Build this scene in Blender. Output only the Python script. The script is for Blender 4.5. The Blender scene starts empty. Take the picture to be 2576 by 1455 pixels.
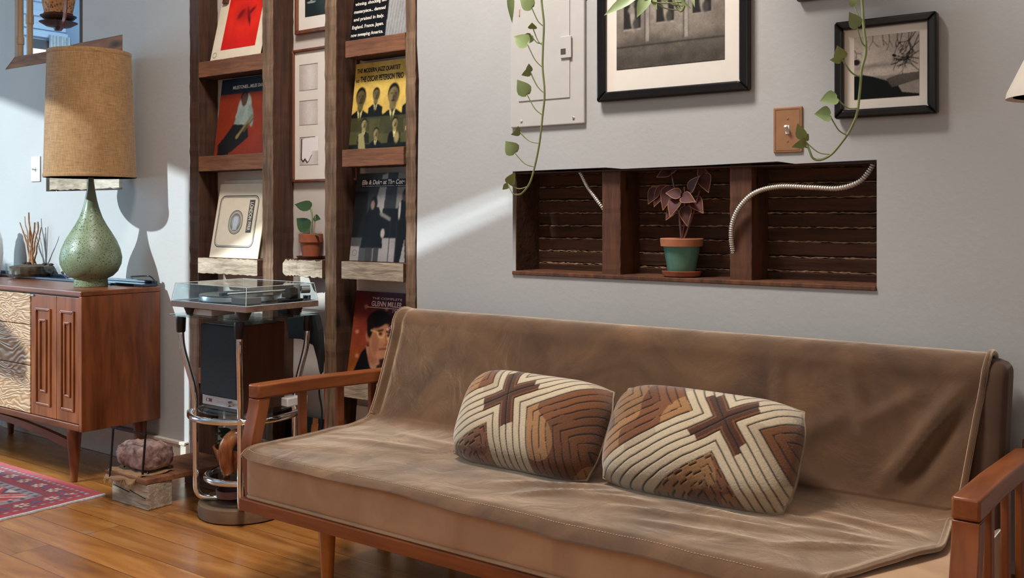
import bpy, bmesh, math, random
import numpy as np
from mathutils import Vector as V, Matrix, noise as mnoise
random.seed(7)
SC = bpy.context.scene
COL = SC.collection
PI = math.pi

# ---------------------------------------------------------------- camera
CAM_Y, CAM_Z, YAW = -2.65, 1.14, math.radians(36.9755)
FPX = 2513.0
cd = bpy.data.cameras.new('camera'); cam = bpy.data.objects.new('camera', cd); COL.objects.link(cam)
cam.location = (0, CAM_Y, CAM_Z); cam.rotation_euler = (PI / 2, 0, YAW)
cd.sensor_width = 36.0; cd.lens = FPX / 2576 * 36.0
cd.shift_y = -(727.5 - 540.0) / 2576
cd.clip_start = 0.02; cd.clip_end = 60
SC.camera = cam

# ---------------------------------------------------------------- exposure, sky, lights
SC.view_settings.view_transform = 'Standard'; SC.view_settings.look = 'None'
SC.view_settings.gamma = 1.0; SC.view_settings.use_curve_mapping = False
SC.view_settings.exposure = 0.30
w = bpy.data.worlds.new('sky'); SC.world = w; w.use_nodes = True
bg = w.node_tree.nodes['Background']; bg.inputs[0].default_value = (0.55, 0.74, 1.0, 1); bg.inputs[1].default_value = 0.6
SUN_D = V((0.35, 1.0, -0.60)).normalized()
sd = bpy.data.lights.new('sun', 'SUN'); sun = bpy.data.objects.new('sun', sd); COL.objects.link(sun)
sd.energy = 4.5; sd.angle = math.radians(0.9); sd.color = (0.80, 0.94, 1.0)
sun.rotation_euler = SUN_D.to_track_quat('-Z', 'Y').to_euler(); sun.location = (-9, -9, 6)

def area(name, loc, target, sx, sy, power, color, spread=180):
    l = bpy.data.lights.new(name, 'AREA'); l.shape = 'RECTANGLE'; l.size = sx; l.size_y = sy
    l.energy = power; l.color = color; l.spread = math.radians(spread)
    o = bpy.data.objects.new(name, l); COL.objects.link(o); o.location = loc
    o.rotation_euler = (V(target) - V(loc)).to_track_quat('-Z', 'Y').to_euler()
    return o
area('skylight_light', (-1.9, -1.2, 3.55), (-1.6, -0.3, 0.6), 0.75, 0.5, 86, (1.0, 0.95, 0.90))
area('left_window_light', (-7.6, -2.4, 1.6), (-2.5, -0.4, 0.7), 1.6, 1.6, 72, (0.50, 0.78, 1.0))
area('front_fill_light', (-0.7, -2.82, 1.55), (-1.4, 0.0, 0.8), 2.0, 1.5, 7.5, (1.0, 0.88, 0.76))  # added warm fill from the camera side; no window stands there
area('back_room_light', (-6.4, 1.25, 2.9), (-7.6, 1.2, 2.0), 0.8, 0.8, 16, (0.62, 0.84, 1.0))

# ---------------------------------------------------------------- helpers
_s, _c = math.sin(YAW), math.cos(YAW)
def onY(px, py, y=0.0):          # point of the wall-parallel plane y
    u = (px - 1288) / FPX; v = -(py - 540) / FPX
    r = (-_s + _c * u, _c + _s * u, v); t = (y - CAM_Y) / r[1]
    return V((r[0] * t, y, CAM_Z + r[2] * t))
def onZ(px, py, z=0.0):
    u = (px - 1288) / FPX; v = -(py - 540) / FPX
    r = (-_s + _c * u, _c + _s * u, v); t = (z - CAM_Z) / r[2]
    return V((r[0] * t, CAM_Y + r[1] * t, z))
def onX(px, py, x):
    u = (px - 1288) / FPX; v = -(py - 540) / FPX
    r = (-_s + _c * u, _c + _s * u, v); t = x / r[0]
    return V((x, CAM_Y + r[1] * t, CAM_Z + r[2] * t))
def srgb(r, g, b):
    f = lambda c: ((c / 255 + 0.055) / 1.055) ** 2.4 if c > 10 else c / 255 / 12.92
    return (f(r), f(g), f(b), 1.0)

class NT:
    def __init__(s, name):
        s.m = bpy.data.materials.new(name); s.m.use_nodes = True
        s.t = s.m.node_tree; s.n = s.t.nodes; s.b = s.n['Principled BSDF']
    def add(s, kind, **kw):
        n = s.n.new(kind)
        for k, v in kw.items(): setattr(n, k, v)
        return n
    def link(s, a, b): s.t.links.new(a, b)
    def coords(s, scale=(1, 1, 1), rot=(0, 0, 0), kind='Object'):
        tc = s.add('ShaderNodeTexCoord'); mp = s.add('ShaderNodeMapping')
        mp.inputs['Scale'].default_value = scale; mp.inputs['Rotation'].default_value = rot
        s.link(tc.outputs[kind], mp.inputs['Vector']); return mp.outputs[0]
    def noise(s, vec, scale, detail=4, dist=0.0, rough=0.55):
        n = s.add('ShaderNodeTexNoise'); n.inputs['Scale'].default_value = scale; n.inputs['Detail'].default_value = detail
        n.inputs['Distortion'].default_value = dist; n.inputs['Roughness'].default_value = rough
        s.link(vec, n.inputs['Vector']); return n.outputs['Fac']
    def ramp(s, fac, stops):
        r = s.add('ShaderNodeValToRGB'); e = r.color_ramp.elements
        while len(e) < len(stops): e.new(0.5)
        for i, (p, c) in enumerate(stops): e[i].position = p; e[i].color = c
        s.link(fac, r.inputs[0]); return r.outputs[0]
    def mix(s, fac, a, b, mode='MIX'):
        m = s.add('ShaderNodeMix', data_type='RGBA', blend_type=mode)
        for sock, v in ((m.inputs[0], fac), (m.inputs[6], a), (m.inputs[7], b)):
            if hasattr(v, 'links'): s.link(v, sock)
            else: sock.default_value = v
        return m.outputs[2]
    def bump(s, h, strength=0.3, dist=0.005):
        b = s.add('ShaderNodeBump'); b.inputs['Strength'].default_value = strength; b.inputs['Distance'].default_value = dist
        s.link(h, b.inputs['Height']); s.link(b.outputs[0], s.b.inputs['Normal'])
    def color(s, c):
        if hasattr(c, 'links'): s.link(c, s.b.inputs['Base Color'])
        else: s.b.inputs['Base Color'].default_value = c
    def set(s, **kw):
        for k, v in kw.items(): s.b.inputs[k.replace('_', ' ')].default_value = v
        return s

def plain(name, col, rough=0.6, metal=0.0, var=0.12, scale=30, bump=0.0, **kw):
    t = NT(name); vec = t.coords(); f = t.noise(vec, scale, 5)
    a = tuple(min(1, c * (1 - var)) for c in col[:3]) + (1,); b = tuple(min(1, c * (1 + var)) for c in col[:3]) + (1,)
    t.color(t.ramp(f, [(0.3, a), (0.7, b)])); t.set(Roughness=rough, Metallic=metal, **kw)
    if bump: t.bump(f, bump, 0.003)
    return t.m
def wood(name, dark, mid, light, axis=0, scale=9.0, rough=0.5, bump=0.25, stretch=0.07, knots=0.0, bd=0.004):
    t = NT(name); sc = [1, 1, 1]; sc[axis] = stretch
    vec = t.coords(tuple(sc)); f = t.noise(vec, scale, 7, 1.2, 0.62); g = t.noise(vec, scale * 6, 3, 0.4)
    c = t.ramp(f, [(0.28, dark), (0.5, mid), (0.74, light)])
    c = t.mix(0.35, c, t.ramp(g, [(0.35, dark), (0.65, light)]), 'MULTIPLY' if knots < 0 else 'MIX')
    if knots > 0:
        v2 = t.coords(tuple(0.35 if i == axis else 1.0 for i in range(3)))
        vo = t.add('ShaderNodeTexVoronoi'); vo.inputs['Scale'].default_value = knots; t.link(v2, vo.inputs['Vector'])
        k = t.ramp(vo.outputs['Distance'], [(0.06, (0, 0, 0, 1)), (0.16, (1, 1, 1, 1))])
        c = t.mix(k, tuple(x * 0.25 for x in dark[:3]) + (1,), c)
    t.color(c); t.set(Roughness=rough); 
    if bump: t.bump(g, bump, bd)
    return t.m

class B:
    def __init__(s): s.bm = bmesh.new()
    def box(s, x0, x1, y0, y1, z0, z1):
        return s.hexa([(x0, y0, z0), (x1, y0, z0), (x1, y1, z0), (x0, y1, z0), (x0, y0, z1), (x1, y0, z1), (x1, y1, z1), (x0, y1, z1)])
    def hexa(s, p):
        v = [s.bm.verts.new(q) for q in p]
        for f in ((3, 2, 1, 0), (4, 5, 6, 7), (0, 1, 5, 4), (1, 2, 6, 5), (2, 3, 7, 6), (3, 0, 4, 7)): s.bm.faces.new([v[i] for i in f])
        return s
    def tube(s, pts, r, n=10, up=None):
        pts = [V(p) for p in pts]; rings = []
        rs = r if isinstance(r, (list, tuple)) else [r] * len(pts)
        t0 = (pts[1] - pts[0]).normalized()
        a = t0.orthogonal().normalized() if up is None else V(up)
        for i, p in enumerate(pts):
            t = (pts[min(i + 1, len(pts) - 1)] - pts[max(i - 1, 0)]).normalized()
            a = (a - t * a.dot(t)).normalized(); b = t.cross(a)
            rings.append([s.bm.verts.new(p + (a * math.cos(k * 2 * PI / n) + b * math.sin(k * 2 * PI / n)) * rs[i]) for k in range(n)])
        for i in range(len(rings) - 1):
            for k in range(n): s.bm.faces.new((rings[i][k], rings[i][(k + 1) % n], rings[i + 1][(k + 1) % n], rings[i + 1][k]))
        s.bm.faces.new(rings[0][::-1]); s.bm.faces.new(rings[-1]); return s
    def bar(s, pts, wv, tv):     # rectangular section swept along pts: half width vector, half thickness vector
        rings = []
        for i, p in enumerate(pts):
            p = V(p); a = V(wv[i] if isinstance(wv, list) else wv); b = V(tv[i] if isinstance(tv, list) else tv)
            rings.append([s.bm.verts.new(q) for q in (p - a - b, p + a - b, p + a + b, p - a + b)])
        for i in range(len(rings) - 1):
            for k in range(4): s.bm.faces.new((rings[i][k], rings[i][(k + 1) % 4], rings[i + 1][(k + 1) % 4], rings[i + 1][k]))
        s.bm.faces.new(rings[0][::-1]); s.bm.faces.new(rings[-1]); return s
    def ring(s, c, R, r, n=56, m=12):
        vs = [[s.bm.verts.new((c[0] + (R + r * math.cos(j * 2 * PI / m)) * math.cos(i * 2 * PI / n), c[1] + (R + r * math.cos(j * 2 * PI / m)) * math.sin(i * 2 * PI / n), c[2] + r * math.sin(j * 2 * PI / m))) for j in range(m)] for i in range(n)]
        for i in range(n):
            for j in range(m): s.bm.faces.new((vs[i][j], vs[(i + 1) % n][j], vs[(i + 1) % n][(j + 1) % m], vs[i][(j + 1) % m]))
        return s
    def lathe(s, prof, c=(0, 0, 0), n=40, tilt=(0, 0), wob=None):
        rings = []
        for r, z in prof:
            ring = []
            for k in range(n):
                a = k * 2 * PI / n; rr = r * (wob(a, z) if wob else 1)
                ring.append(s.bm.verts.new((c[0] + rr * math.cos(a) + tilt[0] * z, c[1] + rr * math.sin(a) + tilt[1] * z, c[2] + z)))
            rings.append(ring)
        for i in range(len(rings) - 1):
            for k in range(n): s.bm.faces.new((rings[i][k], rings[i][(k + 1) % n], rings[i + 1][(k + 1) % n], rings[i + 1][k]))
        if prof[0][0] > 1e-6: s.bm.faces.new(rings[0][::-1])
        if prof[-1][0] > 1e-6: s.bm.faces.new(rings[-1])
        return s
    def prism(s, poly, vec):
        a = [s.bm.verts.new(p) for p in poly]; b = [s.bm.verts.new(V(p) + V(vec)) for p in poly]; n = len(a)
        s.bm.faces.new(a); s.bm.faces.new(b[::-1])
        for i in range(n): s.bm.faces.new((a[i], b[i], b[(i + 1) % n], a[(i + 1) % n]))
        return s
    def grid(s, fn, nu, nv, wrap=False):
        g = [[s.bm.verts.new(fn(i / nu, j / nv)) for j in range(nv + 1)] for i in range(nu if wrap else nu + 1)]
        for i in range(nu):
            for j in range(nv): s.bm.faces.new((g[i][j], g[(i + 1) % len(g)][j], g[(i + 1) % len(g)][j + 1], g[i][j + 1]))
        return s
    def leaf(s, base, d, n, L, W, fold=0.25, curl=0.15, heart=0.5):
        d = V(d).normalized(); n = V(n); n = (n - d * n.dot(d)).normalized(); sd = d.cross(n)
        prof = [(0.0, 0.0), (-0.06 * heart, 0.32), (0.06, 0.74), (0.25, 1.0), (0.45, 0.9), (0.65, 0.62), (0.84, 0.28), (1.0, 0.0)]
        mid = []; lt = []; rt = []
        for t, wd in prof:
            tt = max(t, 0) if wd == 0 else t
            m_ = V(base) + d * (max(t, 0.0) * L) - n * (curl * L * max(t, 0) ** 2)
            mid.append(s.bm.verts.new(m_))
            if wd > 0:
                e = V(base) + d * (t * L) - n * (curl * L * max(t, 0) ** 2) + n * (fold * W * wd * 0.5)
                lt.append(s.bm.verts.new(e + sd * W * 0.5 * wd)); rt.append(s.bm.verts.new(e - sd * W * 0.5 * wd))
        N = len(prof)
        for side, fl in ((lt, 0), (rt, 1)):
            def F(*v): s.bm.faces.new(v[::-1] if fl else v)
            F(mid[0], mid[1], side[0])
            for i in range(1, N - 2): F(mid[i], mid[i + 1], side[i], side[i - 1])
            F(mid[N - 2], mid[N - 1], side[-1])
        return s
    def out(s, name, mats, parent=None, smooth=35, bevel=0.0, seg=2, sub=0, solid=0.0, fix=True):
        if fix: bmesh.ops.recalc_face_normals(s.bm, faces=s.bm.faces)
        me = bpy.data.meshes.new(name); s.bm.to_mesh(me); s.bm.free()
        return finish(me, name, mats, parent, smooth, bevel, seg, sub, solid)

def finish(me, name, mats, parent=None, smooth=35, bevel=0.0, seg=2, sub=0, solid=0.0):
    o = bpy.data.objects.new(name, me); COL.objects.link(o)
    for m in (mats if isinstance(mats, (list, tuple)) else [mats]): me.materials.append(m)
    if smooth:
        me.polygons.foreach_set('use_smooth', [True] * len(me.polygons))
        if smooth < 180: me.set_sharp_from_angle(angle=math.radians(smooth))
    if parent is None:
        co = np.empty(len(me.vertices) * 3); me.vertices.foreach_get('co', co); co = co.reshape(-1, 3)
        off = V(((co[:, 0].min() + co[:, 0].max()) / 2, (co[:, 1].min() + co[:, 1].max()) / 2, co[:, 2].min()))
        o.location = off
    else:
        r = parent; off = V(r.location)
        while r.parent: r = r.parent; off = off + V(r.location)
        o.parent = parent
    me.transform(Matrix.Translation(-off))
    if bevel:
        b = o.modifiers.new('bevel', 'BEVEL'); b.width = bevel; b.segments = seg; b.limit_method = 'ANGLE'; b.angle_limit = math.radians(40)
    if solid:
        b = o.modifiers.new('thickness', 'SOLIDIFY'); b.thickness = solid; b.offset = 0
    if sub:
        b = o.modifiers.new('subdivision', 'SUBSURF'); b.levels = sub; b.render_levels = sub
    return o
def tag(o, label, cat, group=None):
    o['label'] = label; o['category'] = cat
    if group: o['group'] = group
    return o
def struct(o): o['kind'] = 'structure'; return o
def thing(name, label, cat, loc, group=None):
    o = bpy.data.objects.new(name, None); COL.objects.link(o); o.location = loc; o.empty_display_size = 0.05
    return tag(o, label, cat, group)
def spline(pts, n=8):
    P = [V(p) for p in pts]; out = []
    for i in range(len(P) - 1):
        a = P[max(i - 1, 0)]; b = P[i]; c = P[i + 1]; d = P[min(i + 2, len(P) - 1)]
        for k in range(n):
            t = k / n
            out.append(0.5 * ((2 * b) + (c - a) * t + (2 * a - 5 * b + 4 * c - d) * t * t + (3 * b - a - 3 * c + d) * t ** 3))
    out.append(P[-1]); return out
def fillet(pts, r, n=7):
    P = [V(p) for p in pts]; out = [P[0]]
    for i in range(1, len(P) - 1):
        a = (P[i - 1] - P[i]); b = (P[i + 1] - P[i]); k = min(r, a.length * .45, b.length * .45); A = P[i] + a.normalized() * k; Z = P[i] + b.normalized() * k
        for j in range(n + 1):
            t = j / n; out.append(A * (1 - t) ** 2 + P[i] * 2 * t * (1 - t) + Z * t * t)
    out.append(P[-1]); return out
class Fr:                         # a flat local frame: u along x, v along y, w towards the viewer of the face
    def __init__(s, o, x, y): s.o = V(o); s.x = V(x).normalized(); s.y = V(y).normalized(); s.n = s.x.cross(s.y)
    def p(s, u, v, w=0.0): return s.o + s.x * u + s.y * v + s.n * w
    def slab(s, b, u0, u1, v0, v1, w0, w1):
        return b.hexa([s.p(u0, v0, w0), s.p(u1, v0, w0), s.p(u1, v1, w0), s.p(u0, v1, w0), s.p(u0, v0, w1), s.p(u1, v0, w1), s.p(u1, v1, w1), s.p(u0, v1, w1)])
def plate(name, outer, holes, fr, thick, mats):   # flat sheet with holes, front face on the frame's plane
    cu = bpy.data.curves.new(name, 'CURVE'); cu.dimensions = '2D'; cu.fill_mode = 'BOTH'; cu.extrude = thick / 2
    for poly in [outer] + holes:
        sp = cu.splines.new('POLY'); sp.points.add(len(poly) - 1); sp.use_cyclic_u = True
        for q, (x, y) in zip(sp.points, poly): q.co = (x, y, 0, 1)
    o = bpy.data.objects.new(name, cu); COL.objects.link(o)
    me = bpy.data.meshes.new_from_object(o.evaluated_get(bpy.context.evaluated_depsgraph_get()))
    bpy.data.objects.remove(o); bpy.data.curves.remove(cu); me.name = name
    for v in me.vertices: v.co = fr.p(v.co.x, v.co.y, v.co.z - thick / 2)
    return finish(me, name, mats, None, 0)
def text(s, fr, u, v, width, height, mat, parent, w=0.0006, name='lettering', shear=0.0, bold=0.0):
    cu = bpy.data.curves.new(name, 'FONT'); cu.body = s; cu.shear = shear; cu.offset = bold
    o = bpy.data.objects.new(name, cu); COL.objects.link(o)
    me = bpy.data.meshes.new_from_object(o.evaluated_get(bpy.context.evaluated_depsgraph_get()))
    bpy.data.objects.remove(o); bpy.data.curves.remove(cu); me.name = name
    xs = [q.co.x for q in me.vertices]; ys = [q.co.y for q in me.vertices]
    x0, x1, y0, y1 = min(xs), max(xs), min(ys), max(ys)
    for q in me.vertices: q.co = fr.p(u + (q.co.x - x0) / (x1 - x0) * width, v + (q.co.y - y0) / (y1 - y0) * height, w)
    return finish(me, name, mat, parent, 0)

class Canvas:                     # a printed picture as coloured cells on a fine grid (pattern of the print itself)
    def __init__(s, w, h, bg):
        s.w, s.h = w, h; s.a = np.empty((h, w, 3)); s.a[:] = srgb(*bg)[:3]
        s.U, s.Vv = np.meshgrid((np.arange(w) + 0.5) / w, (np.arange(h) + 0.5) / h)
    def blend(s, m, col):
        m = np.clip(m, 0, 1)[..., None]; s.a = s.a * (1 - m) + np.array(srgb(*col)[:3]) * m; return s
    def rect(s, u0, v0, u1, v1, col, al=1): return s.blend(al * ((s.U >= u0) & (s.U <= u1) & (s.Vv >= v0) & (s.Vv <= v1)), col)
    def ell(s, cu, cv, ru, rv, col, soft=0.12, rot=0, al=1):
        c, d = math.cos(rot), math.sin(rot); x = s.U - cu; y = s.Vv - cv
        r = np.sqrt(((x * c + y * d) / ru) ** 2 + ((-x * d + y * c) / rv) ** 2); return s.blend(al * (1 + soft / 2 - r) / soft, col)
    def poly(s, pts, col, al=1):
        ins = np.zeros_like(s.U, bool); n = len(pts)
        for i in range(n):
            (x0, y0), (x1, y1) = pts[i], pts[(i + 1) % n]
            if y0 == y1: continue
            ins ^= ((y0 > s.Vv) != (y1 > s.Vv)) & (s.U < (x1 - x0) * (s.Vv - y0) / (y1 - y0) + x0)
        return s.blend(al * ins, col)
    def line(s, pts, wd, col, al=1):
        asp = s.h / s.w
        for (x0, y0), (x1, y1) in zip(pts, pts[1:]):
            dx, dy = x1 - x0, (y1 - y0) * asp; L = dx * dx + dy * dy + 1e-12
            t = np.clip(((s.U - x0) * dx + (s.Vv - y0) * asp * dy) / L, 0, 1)
            d = np.hypot(s.U - x0 - t * dx, (s.Vv - y0) * asp - t * dy); s.blend(al * (1.5 - d / wd), col)
        return s
    def soften(s, n=1):           # slight print blur
        for _ in range(n):
            q = np.pad(s.a, ((1, 1), (1, 1), (0, 0)), mode='edge'); s.a = (q[1:-1, 1:-1] * 2 + q[:-2, 1:-1] + q[2:, 1:-1] + q[1:-1, :-2] + q[1:-1, 2:]) / 6
        return s
    def mottle(s, amp, scale=6, seed=0):
        rng = np.random.RandomState(seed); acc = np.zeros_like(s.U)
        for o in range(4):
            k = int(scale * 2 ** o) + 2; g = rng.rand(k + 1, k + 1) - 0.5
            x = s.U * (k - 1); y = s.Vv * (k - 1); i = x.astype(int); j = y.astype(int); fx = x - i; fy = y - j
            fx = fx * fx * (3 - 2 * fx); fy = fy * fy * (3 - 2 * fy)
            acc += (g[j, i] * (1 - fx) * (1 - fy) + g[j, i + 1] * fx * (1 - fy) + g[j + 1, i] * (1 - fx) * fy + g[j + 1, i + 1] * fx * fy) / 1.6 ** o
        s.a = np.clip(s.a * (1 + amp * acc[..., None]), 0, 1); return s
    def build(s, name, fr, u0, v0, W, H, mat, parent, w=0.0):
        nx, ny = s.w + 1, s.h + 1
        co = [fr.p(u0 + W * i / s.w, v0 + H * j / s.h, w) for j in range(ny) for i in range(nx)]
        fs = [(j * nx + i, j * nx + i + 1, (j + 1) * nx + i + 1, (j + 1) * nx + i) for j in range(s.h) for i in range(s.w)]
        me = bpy.data.meshes.new(name); me.from_pydata(co, [], fs)
        pad = np.pad(s.a, ((0, 1), (0, 1), (0, 0)), mode='edge')
        at = me.color_attributes.new('print', 'FLOAT_COLOR', 'POINT')
        at.data.foreach_set('color', np.concatenate([pad, np.ones((ny, nx, 1))], 2).ravel())
        return finish(me, name, mat, parent, 0)
def printmat(name, rough=0.5, attr='print', bump=0.0, sheen=0.0):
    t = NT(name); a = t.add('ShaderNodeAttribute', attribute_name=attr)
    f = t.noise(t.coords(), 220, 2); t.color(t.mix(0.10, a.outputs['Color'], t.ramp(f, [(0.3, (0, 0, 0, 1)), (0.7, (1, 1, 1, 1))]), 'OVERLAY')); t.set(Roughness=rough, Specular_IOR_Level=0.12)
    if sheen: t.set(Sheen_Weight=sheen, Sheen_Roughness=0.5)
    if bump: t.bump(f, bump, 0.002)
    return t.m

# ---------------------------------------------------------------- materials
def plaster(name, col, bump=0.12):
    t = NT(name); v = t.coords(); f = t.noise(v, 2.2, 5, 0.5); g = t.noise(v, 55, 4)
    a = tuple(c * 0.93 for c in col[:3]) + (1,)
    c = t.ramp(f, [(0.3, a), (0.7, col)]); vo = t.add('ShaderNodeTexVoronoi'); vo.inputs['Scale'].default_value = 2.1; t.link(v, vo.inputs['Vector'])
    sp = t.ramp(vo.outputs['Distance'], [(0.012, (0.86, 0.83, 0.8, 1)), (0.028, (1, 1, 1, 1))])   # old filled nail holes
    t.color(t.mix(1.0, c, sp, 'MULTIPLY')); t.set(Roughness=0.75); t.bump(t.mix(0.6, f, g), bump, 0.01); return t.m
M_WALL = plaster('painted_plaster', srgb(176, 174, 172))
M_RECESS = plaster('pale_recess_plaster', srgb(205, 192, 182))
M_CEIL = plaster('ceiling_paint', srgb(225, 222, 216))
M_BASE = plain('baseboard_paint', srgb(205, 192, 178), 0.5, var=0.05)
M_TIMBER = wood('old_brown_timber_upright', srgb(30, 15, 7), srgb(62, 34, 17), srgb(92, 55, 31), 2, 10, 0.75, 0.5, 0.09, 9)
M_TIMBERG = wood('weathered_timber_upright', srgb(52, 34, 21), srgb(108, 80, 57), srgb(154, 124, 94), 2, 10, 0.8, 0.7, 0.12, 9, bd=0.005)
M_BOARD = wood('rough_shelf_timber', srgb(78, 44, 24), srgb(124, 76, 46), srgb(158, 106, 70), 0, 9, 0.75, 0.6, 0.12, 6)
M_BOARDD = wood('dark_board_sides', srgb(46, 26, 14), srgb(78, 48, 28), srgb(104, 68, 42), 0, 9, 0.75, 0.5, 0.12)
M_BOARDG = wood('grey_weathered_board', srgb(112, 94, 76), srgb(164, 146, 124), srgb(200, 184, 162), 0, 12, 0.85, 0.8, 0.16, 0, bd=0.005)
M_LATH = wood('dark_lath', srgb(34, 17, 8), srgb(66, 36, 18), srgb(96, 58, 32), 0, 8, 0.8, 0.7, 0.1, 4)
M_MORTAR = plain('crumbly_mortar', srgb(150, 120, 92), 0.9, var=0.35, scale=60, bump=0.8)
M_NSTUD = wood('reddish_stud', srgb(38, 18, 8), srgb(80, 43, 20), srgb(124, 72, 36), 2, 8, 0.7, 0.6, 0.12, 10)
M_WALNUT = wood('oiled_walnut', srgb(66, 30, 13), srgb(106, 54, 27), srgb(136, 76, 40), 0, 5, 0.34, 0.06, 0.16)
M_WALNUTV = wood('oiled_walnut_upright_grain', srgb(70, 32, 14), srgb(110, 57, 28), srgb(142, 80, 42), 2, 5, 0.34, 0.06, 0.16)
M_TEAK = wood('teak_frame', srgb(92, 44, 20), srgb(134, 72, 36), srgb(160, 92, 50), 0, 6, 0.32, 0.06, 0.1)
M_TEAKY = wood('teak_arm', srgb(92, 44, 20), srgb(132, 70, 34), srgb(158, 90, 48), 1, 6, 0.32, 0.06, 0.1)
M_TEAKZ = wood('teak_slat', srgb(92, 44, 20), srgb(132, 70, 34), srgb(158, 90, 48), 2, 6, 0.32, 0.06, 0.1)
M_CHROME = plain('chrome', (0.82, 0.84, 0.86, 1), 0.06, 1.0, 0.02)
M_STEEL = plain('brushed_steel', (0.62, 0.62, 0.6, 1), 0.28, 1.0, 0.06)
M_BLACK = plain('black_plastic', (0.012, 0.012, 0.013, 1), 0.35)
M_BLACKG = plain('black_lacquer', (0.008, 0.007, 0.007, 1), 0.22, Specular_IOR_Level=0.3)
M_RUBBER = plain('dark_rubber', (0.02, 0.02, 0.021, 1), 0.6)
M_WHITE = plain('white_paint', srgb(222, 216, 208), 0.45, var=0.03)
M_MAT = plain('mat_board', srgb(220, 210, 198), 0.8, var=0.02)
M_PRINT = printmat('printed_sleeve', 0.5)
M_PHOTO = printmat('photographic_paper', 0.4)
M_TERRA = plain('terracotta', srgb(150, 78, 48), 0.8, var=0.15, bump=0.2)
M_INKW = plain('white_ink', srgb(222, 212, 200), 0.6, var=0.03)
M_INKP = plain('pink_ink', srgb(226, 190, 190), 0.6, var=0.03)
M_INKB = plain('black_ink', (0.012, 0.011, 0.01, 1), 0.6, var=0.03, Specular_IOR_Level=0.15)
def glassmat(name, col=(1, 1, 1, 1), rough=0.0, ior=1.45):
    t = NT(name); f = t.noise(t.coords(), 8, 2); t.color(col)
    t.set(Roughness=rough, IOR=ior, Transmission_Weight=1.0)
    # a thin pane lets light straight through: mix with a transparent shader at steep incidence
    tr = t.add('ShaderNodeBsdfTransparent'); tr.inputs[0].default_value = col
    gl = t.add('ShaderNodeBsdfGlossy'); gl.inputs['Roughness'].default_value = 0.03
    lw = t.add('ShaderNodeLayerWeight'); lw.inputs[0].default_value = 0.5
    pw = t.add('ShaderNodeMath', operation='POWER'); t.link(lw.outputs['Facing'], pw.inputs[0]); pw.inputs[1].default_value = 4.0
    ma = t.add('ShaderNodeMath', operation='MULTIPLY_ADD'); t.link(pw.outputs[0], ma.inputs[0]); ma.inputs[1].default_value = 0.7; ma.inputs[2].default_value = 0.05
    mx = t.add('ShaderNodeMixShader'); t.link(ma.outputs[0], mx.inputs[0]); t.link(tr.outputs[0], mx.inputs[1]); t.link(gl.outputs[0], mx.inputs[2])
    t.link(mx.outputs[0], t.n['Material Output'].inputs['Surface']); return t.m
M_GLASS = glassmat('clear_acrylic', (0.93, 0.97, 0.98, 1))
M_GLASST = glassmat('greenish_glass', (0.80, 0.92, 0.92, 1))
def velvet(name, c0, c1, scale=3.5, sheen=0.6, tint=(1, 0.93, 0.85, 1), bump=0.35, pile=None):
    t = NT(name); v = t.coords(); f = t.noise(v, scale, 5, 1.2); g = t.noise(v, 380, 2); h = t.noise(v, 9, 4, 0.8)
    t.color(t.ramp(f, [(0.3, c0), (0.7, c1)])); t.set(Roughness=0.85, Sheen_Weight=sheen, Sheen_Roughness=0.3, Sheen_Tint=tint)
    t.bump(t.mix(0.07, h, g), bump, 0.012)
    if pile:    # standing pile: a second sheen lobe on top of the cloth
        sh = t.add('ShaderNodeBsdfSheen', distribution='ASHIKHMIN'); sh.inputs['Roughness'].default_value = 0.55; t.link(t.ramp(f, [(0.25, tuple(c * .55 for c in pile[:3]) + (1,)), (0.75, pile)]), sh.inputs['Color'])
        t.link(t.b.inputs['Normal'].links[0].from_socket, sh.inputs['Normal']); ad = t.add('ShaderNodeAddShader'); t.link(t.b.outputs[0], ad.inputs[0]); t.link(sh.outputs[0], ad.inputs[1]); t.link(ad.outputs[0], t.n['Material Output'].inputs['Surface'])
    return t.m
M_VELVET = velvet('tan_velvet', srgb(62, 38, 20), srgb(104, 71, 42), 3.4, 0.4, (1, .92, .82, 1), .5, (.66, .51, .36, 1))
M_MATT = velvet('brown_mattress_velvet', srgb(178, 140, 106), srgb(196, 160, 126), 5, 0.6, bump=0.1)
M_CUSH = velvet('dark_brown_cushion', srgb(70, 46, 30), srgb(84, 57, 38), 5, 0.2, bump=0.1)
M_LEAF = plain('pothos_leaf', srgb(132, 150, 96), 0.45, var=0.22, scale=14)
M_STEM = plain('vine_stem', srgb(128, 138, 86), 0.6)
M_GLEAF = plain('dark_green_leaf', srgb(42, 66, 34), 0.35, var=0.2)
M_SOIL = plain('potting_soil', srgb(44, 32, 24), 0.95, var=0.4, scale=80, bump=0.8)
M_CORD = plain('black_cable', (0.012, 0.012, 0.012, 1), 0.5)

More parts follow.
